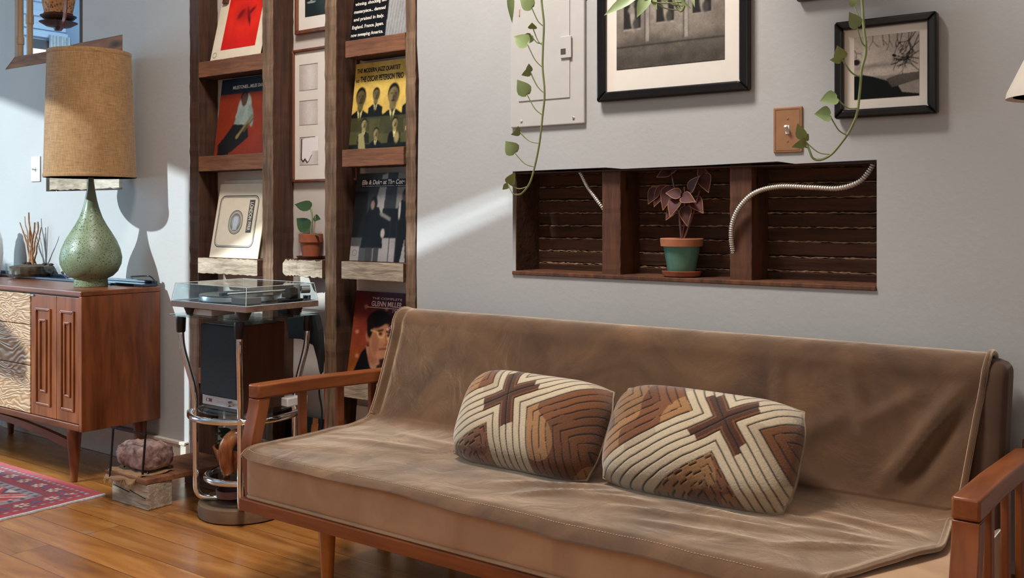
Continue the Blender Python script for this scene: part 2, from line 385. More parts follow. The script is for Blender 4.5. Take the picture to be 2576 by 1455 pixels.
# ================================================================ the room
WALLF = Fr((0, 0, 0), (1, 0, 0), (0, 0, 1))
def wp(px, py, y=0.0):
    p = onY(px, py, y); return (p.x, p.z)
NX0, NX1, NZ0, NZ1 = -1.992, -0.806, 0.941, 1.283
SX0, SX1 = -3.771, -2.419
ztop = 2.9
h_pass = [(wp(13, 0)[0], ztop), wp(13, 175), wp(116, 158), wp(116, 482), wp(308, 478), wp(308, 87), wp(208, 107), (wp(208, 0)[0], ztop)]
h_shelf = [(SX0, 0.0 + 0.001), (SX1, 0.001), (SX1 + .003, .5), (SX1 - .004, 0.95), (SX1 + .004, 1.4), (SX1 + .008, 1.62), (SX1 - .002, 1.75), (SX1, 2.6), (SX0, 2.6), (SX0 + .003, 1.6), (SX0 - .002, 1.1)]
h_niche = [(NX0, NZ0), (NX1, NZ0), (NX1, NZ1), (NX1 - .22, NZ1 - .004), (NX1 - .27, NZ1 + .004), (NX1 - .5, NZ1), (NX0 + .42, NZ1 - .003), (NX0 + .36, NZ1 + .003), (NX0, NZ1)]
struct(plate('wall_back', [(-8, 0), (1.3, 0), (1.3, 3.6), (-8, 3.6)], [h_pass, h_shelf, h_niche], WALLF, 0.10, M_WALL))
struct(B().box(SX0 - .1, SX1 + .1, .105, .13, 0, 2.7).out('wall_recess', M_RECESS))
struct(B().box(NX0 - .1, NX1 + .1, .16, .18, NZ0 - .1, NZ1 + .1).out('wall_niche', M_LATH))
# floor: pine boards along the wall
t = NT('pine_floorboards')
v = t.coords((1, 1, 1)); br = t.add('ShaderNodeTexBrick'); br.offset = 0.37
for k, q in (('Scale', 1.0), ('Mortar Size', 0.0016), ('Brick Width', 2.9), ('Row Height', 0.135), ('Mortar Smooth', 0.3)): br.inputs[k].default_value = q
br.inputs['Color1'].default_value = (0.2, 0.2, 0.2, 1); br.inputs['Color2'].default_value = (0.85, 0.85, 0.85, 1); br.inputs['Mortar'].default_value = (0, 0, 0, 1)
t.link(v, br.inputs['Vector'])
vg = t.add('ShaderNodeMapping'); vg.inputs['Scale'].default_value = (0.10, 1, 1); tc = t.add('ShaderNodeTexCoord'); t.link(tc.outputs['Object'], vg.inputs[0])
off = t.add('ShaderNodeVectorMath', operation='ADD'); t.link(vg.outputs[0], off.inputs[0]); t.link(br.outputs['Color'], off.inputs[1])
gr = t.noise(off.outputs[0], 11, 7, 1.6, 0.6)
c = t.ramp(gr, [(0.25, srgb(126, 72, 28)), (0.5, srgb(170, 108, 48)), (0.75, srgb(200, 140, 76))])
c = t.mix(0.22, c, br.outputs['Color'], 'OVERLAY')
vk = t.coords((0.55, 1.1, 1)); vo = t.add('ShaderNodeTexVoronoi'); vo.inputs['Scale'].default_value = 3.2; t.link(vk, vo.inputs['Vector'])
kn = t.ramp(vo.outputs['Distance'], [(0.025, (0, 0, 0, 1)), (0.065, (1, 1, 1, 1))]); c = t.mix(kn, srgb(40, 20, 9), c)
wr = t.noise(t.coords((0.5, 1.3, 1)), 5.5, 4, 0.4); c = t.mix(t.ramp(wr, [(0.66, (0, 0, 0, 1)), (0.72, (0.5, 0.5, 0.5, 1))]), c, srgb(168, 146, 120))
c = t.mix(br.outputs['Fac'], c, srgb(84, 48, 22))
t.color(c); t.set(Roughness=0.27, Coat_Weight=0.5, Coat_Roughness=0.3); t.link(t.ramp(wr, [(0.4, (.24, .24, .24, 1)), (0.75, (.42, .42, .42, 1))]), t.b.inputs['Roughness'])
t.bump(t.mix(0.6, gr, br.outputs['Fac']), 0.12, 0.004)
struct(B().box(-8, 1.3, -2.9, 0.105, -0.08, 0.0).out('floor', t.m))
# unseen front wall; unglazed openings added, outlines cut to shape the sun patches
FY = -2.9
def ap(p):
    k = (p.y - FY) / SUN_D.y; q = p - SUN_D * k; return (q.x, q.z)
def wpt(px, py): return onY(px, py, 0.0)
L1 = [ap(V((x, 0, z))) for x, z in ((-5.75, 1.80), (-5.46, 1.76))] + [ap(wpt(*p)) for p in ((113, 296), (350, 392), (473, 445))] + \
     [ap(V((x, 0, z))) for x, z in ((-3.775, .80), (-3.70, .74), (-3.72, -0.004), (-4.9, -0.004), (-5.3, -0.004))] + \
     [ap(V((-4.9, -.4, .42))), ap(onY(66, 965, -.4)), ap(onY(66, 880, -.4)), ap(V((-4.9, -.4, .79)))] + [ap(V((-5.75, 0, 1.05)))]
L2 = [ap(p) for p in (V((-5.2, -.30, 0)), V((-3.60, -.305, 0)), V((-3.60, -.345, 0)), V((-4.04, -.40, 0)), V((-4.5, -.50, 0)), V((-5.2, -.62, 0)))]
L3 = [ap(onY(*p, -0.02)) for p in ((490, 735), (488, 652), (532, 640), (585, 592), (634, 545), (626, 600), (655, 640), (664, 612), (690, 600), (697, 642), (752, 648), (822, 690), (822, 710), (700, 730), (560, 740))]
L4 = [ap(wpt(*p)) for p in ((1018, 578), (1292, 474), (1292, 492), (1018, 604))]
L5 = [ap(wpt(*p)) for p in ((1018, 612), (1292, 500), (1292, 522), (1060, 632), (1018, 656))]
struct(plate('wall_front_sun_cutouts', [(-8, 0), (1.3, 0), (1.3, 3.6), (-8, 3.6)], [L1, L2, L3, L4, L5], Fr((0, FY, 0), (1, 0, 0), (0, 0, 1)), 0.008, M_WALL))
struct(B().box(-8.06, -8, FY, 0, 0, 3.6).out('wall_left', M_WALL))
struct(B().box(1.3, 1.36, FY, 0.1, 0, 3.6).out('wall_right', M_WALL))
struct(plate('ceiling', [(-8, FY), (1.3, FY), (1.3, 0.1), (-8, 0.1)], [[(-2.3, -1.5), (-1.5, -1.5), (-1.5, -.9), (-2.3, -.9)]], Fr((0, 0, 3.6), (1, 0, 0), (0, 1, 0)), 0.05, M_CEIL))
b = B(); b.box(-5.4, SX0 - .002, -.016, 0, 0, .135); b.box(-5.4, SX0 - .002, -.022, 0, .125, .14)
struct(b.out('baseboard_back', M_BASE, bevel=.003))
struct(B().box(SX1 + .002, 1.3, -.016, 0, 0, .14).out('baseboard_right', M_BASE, bevel=.003))
# shelf uprights
def two_sided(o, front, other):   # sawn, weathered faces towards the room; darker old sides
    o.data.materials.clear(); o.data.materials.append(other); o.data.materials.append(front)
    for f in o.data.polygons: f.material_index = 1 if f.normal.y < -.7 else 0
def upright(name, x0, x1, y0, y1, m, z1=2.6, seed=0):
    b = B(); n = 110; rng = random.Random(seed); pts = []; hw = (x1 - x0) / 2; hd = (y1 - y0) / 2
    P = [((x0 + x1) / 2 + rng.uniform(-.0006, .0006), (y0 + y1) / 2, z1 * i / n) for i in range(n + 1)]
    b.bar(P, [(hw + rng.uniform(-.0012, .0008), 0, 0) for _ in P], [(0, hd + rng.uniform(-.002, .001), 0) for _ in P])
    o = b.out(name, m, smooth=0, bevel=.003); two_sided(o, m, M_TIMBER); return struct(o)
upright('trim_1', SX0 + .002, -3.703, .002, .102, M_TIMBER, seed=1)
upright('trim_2', -3.268, -3.200, -.006, .102, M_TIMBERG, seed=2)
upright('trim_3', -2.894, -2.830, -.008, .102, M_TIMBERG, seed=3)
upright('trim_4', -2.474, SX1 - .006, -.003, .102, M_TIMBERG, seed=4)

# pass-through opening at the top left: casing, sill and exposed beam
cas = B(); cas.prism([onY(*p, -.004) for p in ((13, -620), (37, -620), (37, 143), (13, 175))], (0, .018, 0))
struct(cas.out('trim_5', M_WALL))
sl = B(); sl.prism([onY(*p, -.002) for p in ((13, 175), (37, 143), (128, 127), (201, 107), (212, 107), (306, 88), (306, 150), (118, 158))], (0, .10, 0))
struct(sl.out('trim_6', M_BOARD, bevel=.002))
struct(B().prism([onY(*p, .0) for p in ((200, -620), (208, -620), (208, 108), (200, 108))], (0, .09, 0)).out('trim_7', M_TIMBER))
struct(B().prism([onY(*p, .045) for p in ((100, 150), (330, 150), (330, 500), (100, 500))], (0, .02, 0)).out('trim_8', M_RECESS))
def rough_beam(px0, px1, py0, py1, m, seed):
    p0 = onY(px0, py1, .0); p1 = onY(px1, py0, .0); rng = random.Random(seed); n = 14
    P = [((p0.x + (p1.x - p0.x) * i / n), .03, (p0.z + p1.z) / 2 + rng.uniform(-.002, .002)) for i in range(n + 1)]
    b = B(); h = (p1.z - p0.z) / 2
    b.bar(P, [(0, 0, h + rng.uniform(-.004, .002)) for _ in P], [(0, .022 + rng.uniform(-.002, .002), 0) for _ in P]); return b.out('wall_beam', m, smooth=0, bevel=.003)
o = rough_beam(121, 214, 436, 480, M_BOARDG, 5); o.name = 'trim_9'; struct(o)
o = rough_beam(216, 307, 440, 476, wood('pale_plank', srgb(150, 132, 112), srgb(196, 182, 164), srgb(220, 208, 192), 0, 10, 0.85, 0.8, 0.15, bd=.008), 6); o.name = 'trim_10'; struct(o)
# the room behind the pass-through
M_BLUEW = plaster('blue_white_paint', srgb(196, 212, 228), 0.05)
xw = onY(163, 540, 1.6).x
struct(B().box(xw - .06, xw, .1, 1.66, 0, 3.3).out('wall_far_side', M_BLUEW))
struct(B().box(xw, -4.4, 1.6, 1.66, 0, 3.3).out('wall_far_back', M_BLUEW))
b = B()
for k in range(14): b.box(xw, -4.4, .1 + k * .11, .1 + k * .11 + .104, 3.0 + .006 * (k % 2), 3.05)
struct(b.out('ceiling_far', M_BLUEW))
b = B()
for k, z in enumerate((2.62, 2.72, 2.83, 2.92)): b.box(xw, xw + .02 + .012 * k, .1, 1.6, z - .022, z + .022)
b.box(xw, xw + .05, .1, 1.6, onX(120, 88, xw).z - .03, onX(120, 88, xw).z + .02)
struct(b.out('trim_11', M_BLUEW, bevel=.004))
yA, yB = onX(80, 100, xw).y, onX(116, 100, xw).y
zA, zB = onX(100, 128, xw).z, onX(100, 101, xw).z
t = NT('daylit_pane'); t.color((.8, .9, 1, 1)); t.b.inputs['Emission Color'].default_value = (.85, .94, 1, 1); t.b.inputs['Emission Strength'].default_value = 5
struct(B().box(xw, xw + .008, yA, yB + .05, zA - .5, zA + .02).out('window_1', t.m))
tag(B().box(xw + .010, xw + .03, yA - .02, yB + .02, zA + .01, zB).out('window_blind', plain('grey_blind', srgb(88, 86, 88), 0.7), smooth=0), 'dark grey blind pulled half down in the window of the far room', 'blind')
y0, y1 = onX(112, 110, xw).y, onX(162, 110, xw).y
tag(B().grid(lambda u, v: V((xw + .07 + .022 * math.sin(u * 34) + .01 * math.sin(u * 13), y0 + (y1 - y0) * u * .98, zB - .9 + (onX(110, 90, xw).z - zB + .9) * v)), 60, 4).out('curtain', plain('white_curtain', srgb(214, 216, 216), 0.8), solid=.003, smooth=180), 'white gathered curtain seen through the high wall opening', 'curtain')
# bamboo poles in the opening
M_BAMBOO = wood('bamboo', srgb(150, 116, 78), srgb(176, 142, 102), srgb(194, 164, 124), 2, 8, 0.5, 0.1, 0.1)
for (px, w_, nodes, bot, lab) in ((50, 9.0, (95, 112), 142, 'left bamboo pole standing in the high wall opening, its joint lower down'), (75, 8.0, (40, 60), 137, 'right bamboo pole standing in the high wall opening, its joint higher up')):
    P = onY(px, bot + 4, .028); r = w_ * .00205
    pr = [(r * .96, 0.0)]
    z1_, z0_ = onY(px, nodes[0], .03).z - P.z, onY(px, nodes[1], .03).z - P.z
    pr += [(r * .96, z0_ - .01), (r * 1.0, z0_ - .004), (r * 1.2, z0_), (r * 1.2, z1_), (r * 1.0, z1_ + .004), (r, z1_ + .3), (r * 1.15, z1_ + .31), (r * 1.15, z1_ + .34), (r, z1_ + .35), (r, ztop - P.z - .005)]
    tag(B().lathe(pr, P, 24).out('bamboo_pole', M_BAMBOO), lab, 'bamboo pole', 'bamboo poles in the wall opening')
# wicker lantern hanging in the opening
C = onY(147, 40, .10); tb = thing('wicker_lantern', 'orange woven wicker lantern with dark scalloped rings hanging in the high opening', 'hanging lantern', (C.x, .10, onY(147, 78, .10).z))
q = .00205
t = NT('woven_rattan'); vv = t.coords((1, 1, 1)); ck = t.add('ShaderNodeTexVoronoi'); ck.inputs['Scale'].default_value = 70; t.link(vv, ck.inputs['Vector'])
t.color(t.ramp(ck.outputs['Distance'], [(0.2, srgb(60, 30, 10)), (0.32, srgb(150, 92, 40)), (0.7, srgb(184, 122, 62))])); t.set(Roughness=.6); t.bump(ck.outputs['Distance'], .7, .006)
zz = lambda py: onY(147, py, .10).z
B().lathe([(35 * q, zz(36) - zz(36)), (34 * q, .012), (37 * q, .04), (41 * q, .09), (43 * q, .16), (40 * q, .22), (34 * q, .27), (20 * q, .3)], (C.x, .10, zz(36)), 40).out('woven_body', t.m, tb)
M_DKW = wood('dark_turned_wood', srgb(44, 22, 14), srgb(78, 42, 28), srgb(104, 60, 42), 0, 6, 0.5, .1)
B().lathe([(24 * q, -.012), (36 * q, -.006), (44 * q, .010), (36 * q, .016), (20 * q, .018)], (C.x, .10, zz(46)), 40).out('upper_ring', M_DKW, tb, bevel=.001)
B().lathe([(12 * q, -.02), (30 * q, -.014), (46 * q, .006), (34 * q, .010), (24 * q, .012)], (C.x, .10, zz(60)), 40).out('lower_ring', M_DKW, tb)
B().lathe([(4 * q, -.012), (9 * q, -.010), (11 * q, .01), (6 * q, .02)], (C.x - .004, .10, zz(72)), 20).out('bottom_knob', M_DKW, tb)
M_STRAP = plain('red_brown_leather', srgb(128, 58, 30), 0.5)
P = [onY(*p, y) for p, y in (((147, 77), .09), ((154, 74), .05), ((160, 55), .005), ((164, 30), .0), ((166, 0), -.005), ((167, -60), .0), ((160, -110), .03), ((150, -150), .09))]
B().bar(spline(P, 6), (.013, 0, 0), (0, .003, 0)).out('strap', M_STRAP, tb)
B().tube([(C.x, .10, zz(36) + .29), (C.x, .10, ztop)], .004).out('hanging_cord', M_CORD, tb)

# ================================================================ shelf boards, records, frames
def board(px0, px1, pyt, pyb, yf, m, label, rag=0.0, seed=0, x0=None, x1=None):
    a = onY(px0, pyt, yf); d = onY(px1, pyb, yf); xa = a.x if x0 is None else x0; xb = d.x if x1 is None else x1
    zc, h = (a.z + onY(px0, pyb, yf).z) / 2, (a.z - onY(px0, pyb, yf).z) / 2
    rng = random.Random(seed); n = 26; P = []; W_ = []; T_ = []
    for i in range(n + 1):
        P.append((xa + (xb - xa) * i / n, (yf + .098) / 2, zc + rng.uniform(-1, 1) * rag * .4)); W_.append((0, 0, h + rng.uniform(-1, .6) * rag)); T_.append((0, (.098 - yf) / 2 - abs(rng.uniform(0, 1)) * rag, 0))
    if rag > .003: W_[0] = (0, 0, h * .55); W_[1] = (0, 0, h * .8)
    b = B(); b.bar(P, W_, T_); o = b.out('shelf_board', m, smooth=0, bevel=.0025); two_sided(o, m, M_BOARDD)
    return tag(o, label, 'shelf', 'boards of the recessed record shelves'), a.z
LX0, LX1 = -3.702, -3.269
RX0, RX1 = -2.829, -2.475
_, zL1 = board(500, 661, 157, 196, .0, M_BOARD, 'brown shelf board under the red record sleeve', .0006, 1, LX0, LX1)
_, zL2 = board(497, 661, 394, 432, .0, M_BOARD, 'dark brown shelf board under the blue-topped orange record sleeve', .0006, 2, LX0, LX1)
_, zL3 = board(497, 655, 648, 687, -.028, M_BOARDG, 'pale weathered shelf board in sunlight under the cream record sleeve', .0022, 3, onY(497, 650, -.028).x, LX1 - .004)
_, zL0 = board(497, 661, 925, 965, .0, M_BOARD, 'low brown shelf board behind the turntable stand', .0006, 9, LX0, LX1)
_, zM1 = board(697, 822, 652, 694, -.02, M_BOARDG, 'ragged grey shelf board under the terracotta pot', .0045, 4, onY(697, 650, -.02).x + .03, -2.895)
_, zR1 = board(868, 1026, 104, 146, -.004, M_BOARD, 'highest shelf board of the right column, under the black sleeve with white text', .0005, 5, onY(868, 104, -.004).x, RX1)
_, zR2 = board(860, 1026, 377, 421, -.012, M_BOARD, 'brown shelf board under the yellow jazz record sleeve', .0005, 6, onY(860, 377, -.012).x, RX1)
_, zR3 = board(858, 1022, 657, 702, -.014, M_BOARDG, 'greyish shelf board under the black and white stage record sleeve', .0008, 7, onY(858, 657, -.014).x, RX1)
_, zR4 = board(880, 1026, 958, 1002, .0, M_BOARDG, 'lowest grey shelf board, behind the sofa arm', .0008, 8, RX0, RX1)

def record(name, label, x, y, z, mat_edge, lean=.042, W=.335, H=.335, yaw=0, group='record sleeves on the recessed shelves'):
    tb = thing(name, label, 'record sleeve', (x, y, z), group)
    fr = Fr((x, y, z), (math.cos(yaw), math.sin(yaw), 0), (0, lean, H)); b = B(); fr.slab(b, 0, W, 0, H, -.004, 0)
    b.out('sleeve', mat_edge, tb, smooth=0, bevel=.001); return tb, fr
W_ = .335
M_CARD = plain('cream_card', srgb(226, 208, 180), 0.6, var=0.03)
# red sleeve
tb, fr = record('record_sleeve', 'cream record sleeve with a bright red picture panel, on the highest left shelf', onY(528, 153, .022).x, .022, zL1 + .001, M_CARD, .08)
c = Canvas(90, 150, (206, 26, 16)).ell(.5, .5, .6, .3, (222, 40, 22), .8); c.ell(.42, .55, .11, .05, (80, 8, 10), .8, .6); c.ell(.66, .5, .16, .035, (70, 6, 10), .8, -1.1); c.ell(.72, .58, .1, .03, (60, 6, 10), .8, .5); c.ell(.52, .55, .3, .14, (150, 14, 12), .9, 0, .5); c.mottle(.16, 5, 3)
c.build('cover_print', fr, .06, .045, .23, .285, M_PRINT, tb, .0006)
b = B(); fr.slab(b, .02, .052, .262, .33, .001, .014); b.out('clip', M_DKW, tb, bevel=.002)
b = B(); b.ring((0, 0, 0), .012, .0006, 24, 4); 
for q_ in b.bm.verts: q_.co = fr.p(.026 + q_.co.x, .026 + q_.co.y, .0008)
b.out('seal', M_INKB, tb)
# orange sleeve with seated musician
tb, fr = record('record_sleeve', 'dark blue and orange record sleeve showing a seated man with a trumpet', onY(538, 388, .025).x, .025, zL2 + .001, M_INKB, .046)
c = Canvas(120, 120, (116, 38, 16)); c.ell(.55, .45, .8, .7, (134, 46, 20), 1.0, 0, .6); c.rect(0, .80, 1, 1, (26, 36, 50))
c.ell(.52, .6, .13, .19, (138, 148, 138), .12, -.2); c.poly([(.42, .66), (.62, .68), (.66, .5), (.58, .36), (.38, .38), (.36, .5)], (140, 150, 140)); c.ell(.43, .46, .055, .2, (128, 140, 132), .2, -.5)
c.ell(.66, .5, .05, .15, (120, 132, 126), .2, .25); c.ell(.5, .745, .07, .085, (18, 12, 10), .2); c.ell(.505, .71, .058, .085, (78, 50, 38), .2)
c.poly([(.34, .4), (.62, .38), (.66, .22), (.34, .04), (.08, .0), (.06, .14), (.2, .26)], (22, 18, 18)); c.poly([(.1, .16), (.26, .1), (.3, 0), (.06, 0)], (18, 15, 16)); c.line([(.46, .26), (.7, .5)], .018, (120, 104, 66)); c.ell(.44, .24, .04, .025, (130, 110, 70), .3, .7); c.line([(.56, .3), (.74, .48)], .01, (84, 72, 48)); c.mottle(.15, 5, 4)
c.soften(1).mottle(.10, 20, 3); c.build('cover_print', fr, 0, 0, W_, W_, M_PRINT, tb, .0006)
text('MILESTONES....MILES DAVIS', fr, (.075) * 1.074, (.267) * 1.074, (.2) * 1.074, (.014) * 1.074, M_INKW, tb, .0012, bold=.025)
# cream company sleeve, two of them
tb, fr = record('record_sleeve', 'plain cream record sleeve standing behind the printed cream one', onY(545, 645, .05).x, .052, zL3 + .001, M_CARD, .040, .33, .335)
tb, fr = record('record_sleeve', 'cream record sleeve with a dark round-cornered border and centre hole, in sunlight', onY(526, 646, .004).x, .004, zL3 + .001, M_CARD, .062, .315, .322, yaw=.02)
M_INKG = plain('grey_green_ink', srgb(58, 58, 54), 0.6, var=.05)
def rrect(fr, b, u0, v0, u1, v1, r, wd, w):
    def loop(d): 
        o = []
        for (cx, cy, a0) in ((u1 - r, v1 - r, 0), (u0 + r, v1 - r, 90), (u0 + r, v0 + r, 180), (u1 - r, v0 + r, 270)):
            for k in range(7):
                a = math.radians(a0 + 15 * k); o.append(fr.p(cx + (r - d) * math.cos(a), cy + (r - d) * math.sin(a), w))
        return o
    A = [b.bm.verts.new(p) for p in loop(0)]; Z = [b.bm.verts.new(p) for p in loop(wd)]
    for i in range(len(A)): b.bm.faces.new((A[i], A[(i + 1) % len(A)], Z[(i + 1) % len(A)], Z[i]))
b = B(); rrect(fr, b, .018, .045, .272, .270, .03, .004, .0008); rrect(fr, b, .025, .052, .265, .263, .025, .0015, .0008); rrect(fr, b, .094, .102, .184, .206, .044, .003, .0008); rrect(fr, b, .1, .108, .178, .2, .038, .0015, .0008); b.out('printed_border', M_INKG, tb, 0)
b = B(); fr.slab(b, .213, .246, .11, .25, .0002, .0008); b.out('title_band', M_INKG, tb, 0)
fr2 = Fr(fr.p(.219, .244, .0002), -fr.y, fr.x); text('LONDON FFRR', fr2, .004, 0.0, .122, .021, M_CARD, tb, .0014, bold=.025)
c = Canvas(50, 50, (196, 184, 164)); c.ell(.5, .5, .5, .5, (120, 116, 106), .1); c.ell(.5, .55, .38, .3, (170, 172, 172), .5); [c.line([(.3 + .07 * k, .1), (.35 + .07 * k, .8)], .02, (205, 214, 218)) for k in range(6)]
c.build('centre_label', fr, .105, .114, .068, .08, M_PRINT, tb, .0005)
# black text sleeve, upper right
tb, fr = record('record_sleeve', 'black record sleeve with white serif text and a grey photo, on the highest right shelf', onY(880, 101, .03).x, .03, zR1 + .001, M_INKB, .046)
c = Canvas(110, 110, (16, 16, 18)); c.poly([(.56, 0), (.95, .03), (.98, 1), (.6, 1)], (150, 148, 146)); [c.line([(.58 + .045 * k, 0), (.66 + .04 * k, .7)], .006, (122, 120, 120)) for k in range(9)]; c.mottle(.2, 8, 5)
c.soften(1).mottle(.10, 20, 3); c.build('cover_print', fr, 0, 0, W_, W_, M_PRINT, tb, .0006)
for k, (s_, u, ww) in enumerate((('now sweeping America.', .004, .158), ('England, France, Japan,', .006, .155), ('and praised in Italy,', .010, .15), ('masterpiece... damned', .008, .155), ('winning, shocking film', .010, .156), ('music from a prize-', .012, .155), ('haunting, seductive', .022, .145), ('Roman Cafe Society...', .02, .147), ('stereo', .05, .1))):
    text(s_, fr, (u) * 1.074, (.014 + k * .0285) * 1.074, (ww) * 1.074, (.0165) * 1.074, M_INKW, tb, .0012, bold=.025)
# yellow jazz sleeve
tb, fr = record('record_sleeve', 'yellow record sleeve with black title lettering and a group of men', onY(877, 377, .026).x, .026, zR2 + .001, M_CARD, .042)
c = Canvas(130, 130, (206, 172, 84)); c.rect(0, 0, 1, .37, (92, 88, 48)); c.mottle(.12, 4, 2)
def bust(x, y, s, skin, suit=(20, 20, 16), tie=True, al=1):
    c.poly([(x - 1.15 * s, y - 2.6 * s), (x - 1.0 * s, y - 1.35 * s), (x - .3 * s, y - .95 * s), (x + .3 * s, y - .95 * s), (x + 1.05 * s, y - 1.35 * s), (x + 1.2 * s, y - 2.6 * s)], suit); c.poly([(x - .3 * s, y - .9 * s), (x + .3 * s, y - .9 * s), (x, y - 2.0 * s)], (214, 200, 140))
    c.ell(x, y - .7 * s, .3 * s, .45 * s, skin, .2); c.ell(x, y + .14 * s, .54 * s, .72 * s, (18, 16, 12), .15); c.ell(x, y - .06 * s, .47 * s, .62 * s, skin, .18); c.ell(x, y - .42 * s, .33 * s, .36 * s, skin, .2); c.ell(x + .22 * s, y - .1 * s, .28 * s, .5 * s, (40, 34, 22), 1.0, 0, .55); c.ell(x - .2 * s, y + .02, .1 * s, .045 * s, (30, 26, 18), .6); c.ell(x + .2 * s, y + .02, .1 * s, .045 * s, (30, 26, 18), .6); c.ell(x + .02 * s, y - .18 * s, .09 * s, .2 * s, (60, 50, 32), .9); c.ell(x, y - .38 * s, .2 * s, .06 * s, (40, 32, 22), .6)
    if tie: c.line([(x, y - 1.0 * s), (x, y - 2.0 * s)], .07 * s, (24, 22, 18))
bust(.9, .62, .11, (70, 62, 40)); bust(.13, .60, .15, (96, 84, 52)); bust(.37, .62, .105, (104, 92, 58)); bust(.64, .60, .165, (120, 104, 66))
c.rect(0, 0, 1, .37, (70, 68, 40), .75); c.rect(0, .0, 1, .06, (20, 22, 16)); c.mottle(.25, 9, 8)
bust(.22, .29, .085, (150, 136, 88), (36, 34, 22)); c.poly([(.16, .0), (.14, .18), (.22, .2), (.27, .0)], (150, 140, 92)); bust(.42, .18, .08, (140, 124, 80), (14, 14, 12)); bust(.7, .28, .085, (150, 136, 86), (14, 14, 12), False); c.ell(.74, .12, .035, .06, (150, 134, 86), .5); c.poly([(.86, .24), (1, .26), (1, .2), (.86, .19)], (176, 160, 104))
c.soften(1).mottle(.10, 20, 3); c.build('cover_print', fr, 0, 0, W_, W_, M_PRINT, tb, .0006)
text('THE MODERN JAZZ QUARTET', fr, (.008) * 1.074, (.272) * 1.074, (.212) * 1.074, (.021) * 1.074, M_INKB, tb, .0012, bold=.03); text('AND', fr, (.006) * 1.074, (.243) * 1.074, (.018) * 1.074, (.010) * 1.074, M_INKB, tb, .0012, bold=.025); text('THE OSCAR PETERSON TRIO', fr, (.028) * 1.074, (.243) * 1.074, (.21) * 1.074, (.021) * 1.074, M_INKB, tb, .0012, bold=.03)
# black and white stage sleeve
tb, fr = record('record_sleeve', 'black and white record sleeve with two dark figures on a stage', onY(879, 657, .024).x, .024, zR3 + .001, M_INKB, .042)
c = Canvas(120, 120, (46, 46, 48)); c.rect(0, 0, .22, .8, (22, 22, 24)); c.poly([(.28, .42), (.42, .98), (.5, 1), (.46, .4)], (148, 142, 138)); c.poly([(.66, .45), (.66, 1), (.78, 1), (.8, .45)], (120, 116, 112)); c.rect(.8, .2, 1, 1, (54, 54, 56)); c.rect(.46, .26, 1, .6, (16, 16, 17)); c.rect(.36, .0, 1, .27, (150, 142, 140)); c.rect(0, 0, .36, .27, (72, 70, 70)); c.rect(0, 0, .14, .17, (150, 142, 138)); c.mottle(.2, 7, 6)
c.poly([(.16, .15), (.2, .5), (.26, .62), (.4, .62), (.48, .45), (.5, .15)], (13, 13, 14)); c.ell(.32, .66, .055, .08, (20, 17, 16), .2); c.ell(.3, .64, .028, .05, (128, 108, 98), .4); c.line([(.44, .54), (.58, .48)], .018, (120, 116, 112)); c.rect(.24, .0, .34, .16, (60, 56, 54)); c.rect(.37, 0, .45, .16, (60, 56, 54)); c.ell(.49, .32, .03, .05, (170, 160, 150), .3)
c.poly([(.7, .0), (.7, .4), (.66, .55), (.74, .7), (.9, .7), (1, .6), (1, .3), (.94, 0), (.86, 0), (.83, .25), (.78, 0)], (14, 14, 15)); c.ell(.79, .75, .05, .07, (66, 52, 46), .3); c.ell(.81, .79, .05, .045, (14, 12, 12), .3); c.line([(.84, .74), (1, .66)], .02, (40, 38, 38)); c.line([(.6, .48), (.6, 0)], .006, (30, 30, 32)); c.line([(.7, .46), (.7, 0)], .006, (30, 30, 32)); c.ell(.72, .58, .015, .1, (170, 166, 160), .4); c.rect(.08, .84, 1, .93, (10, 10, 11))
c.soften(1).mottle(.10, 20, 3); c.build('cover_print', fr, 0, 0, W_, W_, M_PRINT, tb, .0006)
text("Ella & Duke at The Cote D'Azur", fr, (.03) * 1.074, (.271) * 1.074, (.275) * 1.074, (.0175) * 1.074, M_INKW, tb, .0012, bold=.035, shear=.12); text('The complete concert performances... A deluxe two disk album', fr, (.03) * 1.074, (.263) * 1.074, (.27) * 1.074, (.005) * 1.074, M_INKW, tb, .0012)
b = B(); rrect(fr, b, .012, .018, .036, .042, .0119, .001, .0009); b.out('seal', M_INKG, tb, 0)
# maroon portrait sleeve
tb, fr = record('record_sleeve', 'maroon and brown record sleeve with a painted portrait of a man in glasses', onY(872, 958, .024).x, .024, zR4 + .001, M_INKB, .055, .338, .338)
c = Canvas(130, 130, (86, 26, 34)); c.ell(.1, .1, .75, .65, (132, 70, 26), 1.2, 0, .9); c.ell(.3, .5, .3, .3, (120, 40, 40), 1.4, 0, .6); c.ell(.85, .3, .35, .5, (24, 18, 30), .8, 0, .95); c.ell(.7, .9, .7, .2, (60, 18, 36), 1.2, 0, .8); [c.ell(x, y, .025, .02, (176, 116, 78), .9) for x, y in ((.05, .95), (.1, .62), (.2, .47), (.3, .76), (.62, .75), (.24, .2))]; c.mottle(.25, 6, 9)
c.poly([(.2, 0), (.3, .24), (.4, .34), (.52, .1), (.5, 0)], (16, 14, 18)); c.poly([(.36, .32), (.46, .1), (.58, .0), (.62, .12), (.52, .3)], (168, 120, 96)); c.ell(.5, .26, .09, .14, (150, 96, 70), .3)
c.ell(.56, .42, .155, .23, (176, 120, 88), .12, .06); c.poly([(.5, .3), (.62, .2), (.7, .22), (.72, .34), (.66, .44)], (172, 116, 84)); c.ell(.5, .38, .06, .16, (150, 96, 72), .6); c.ell(.39, .44, .045, .07, (160, 104, 76), .3)
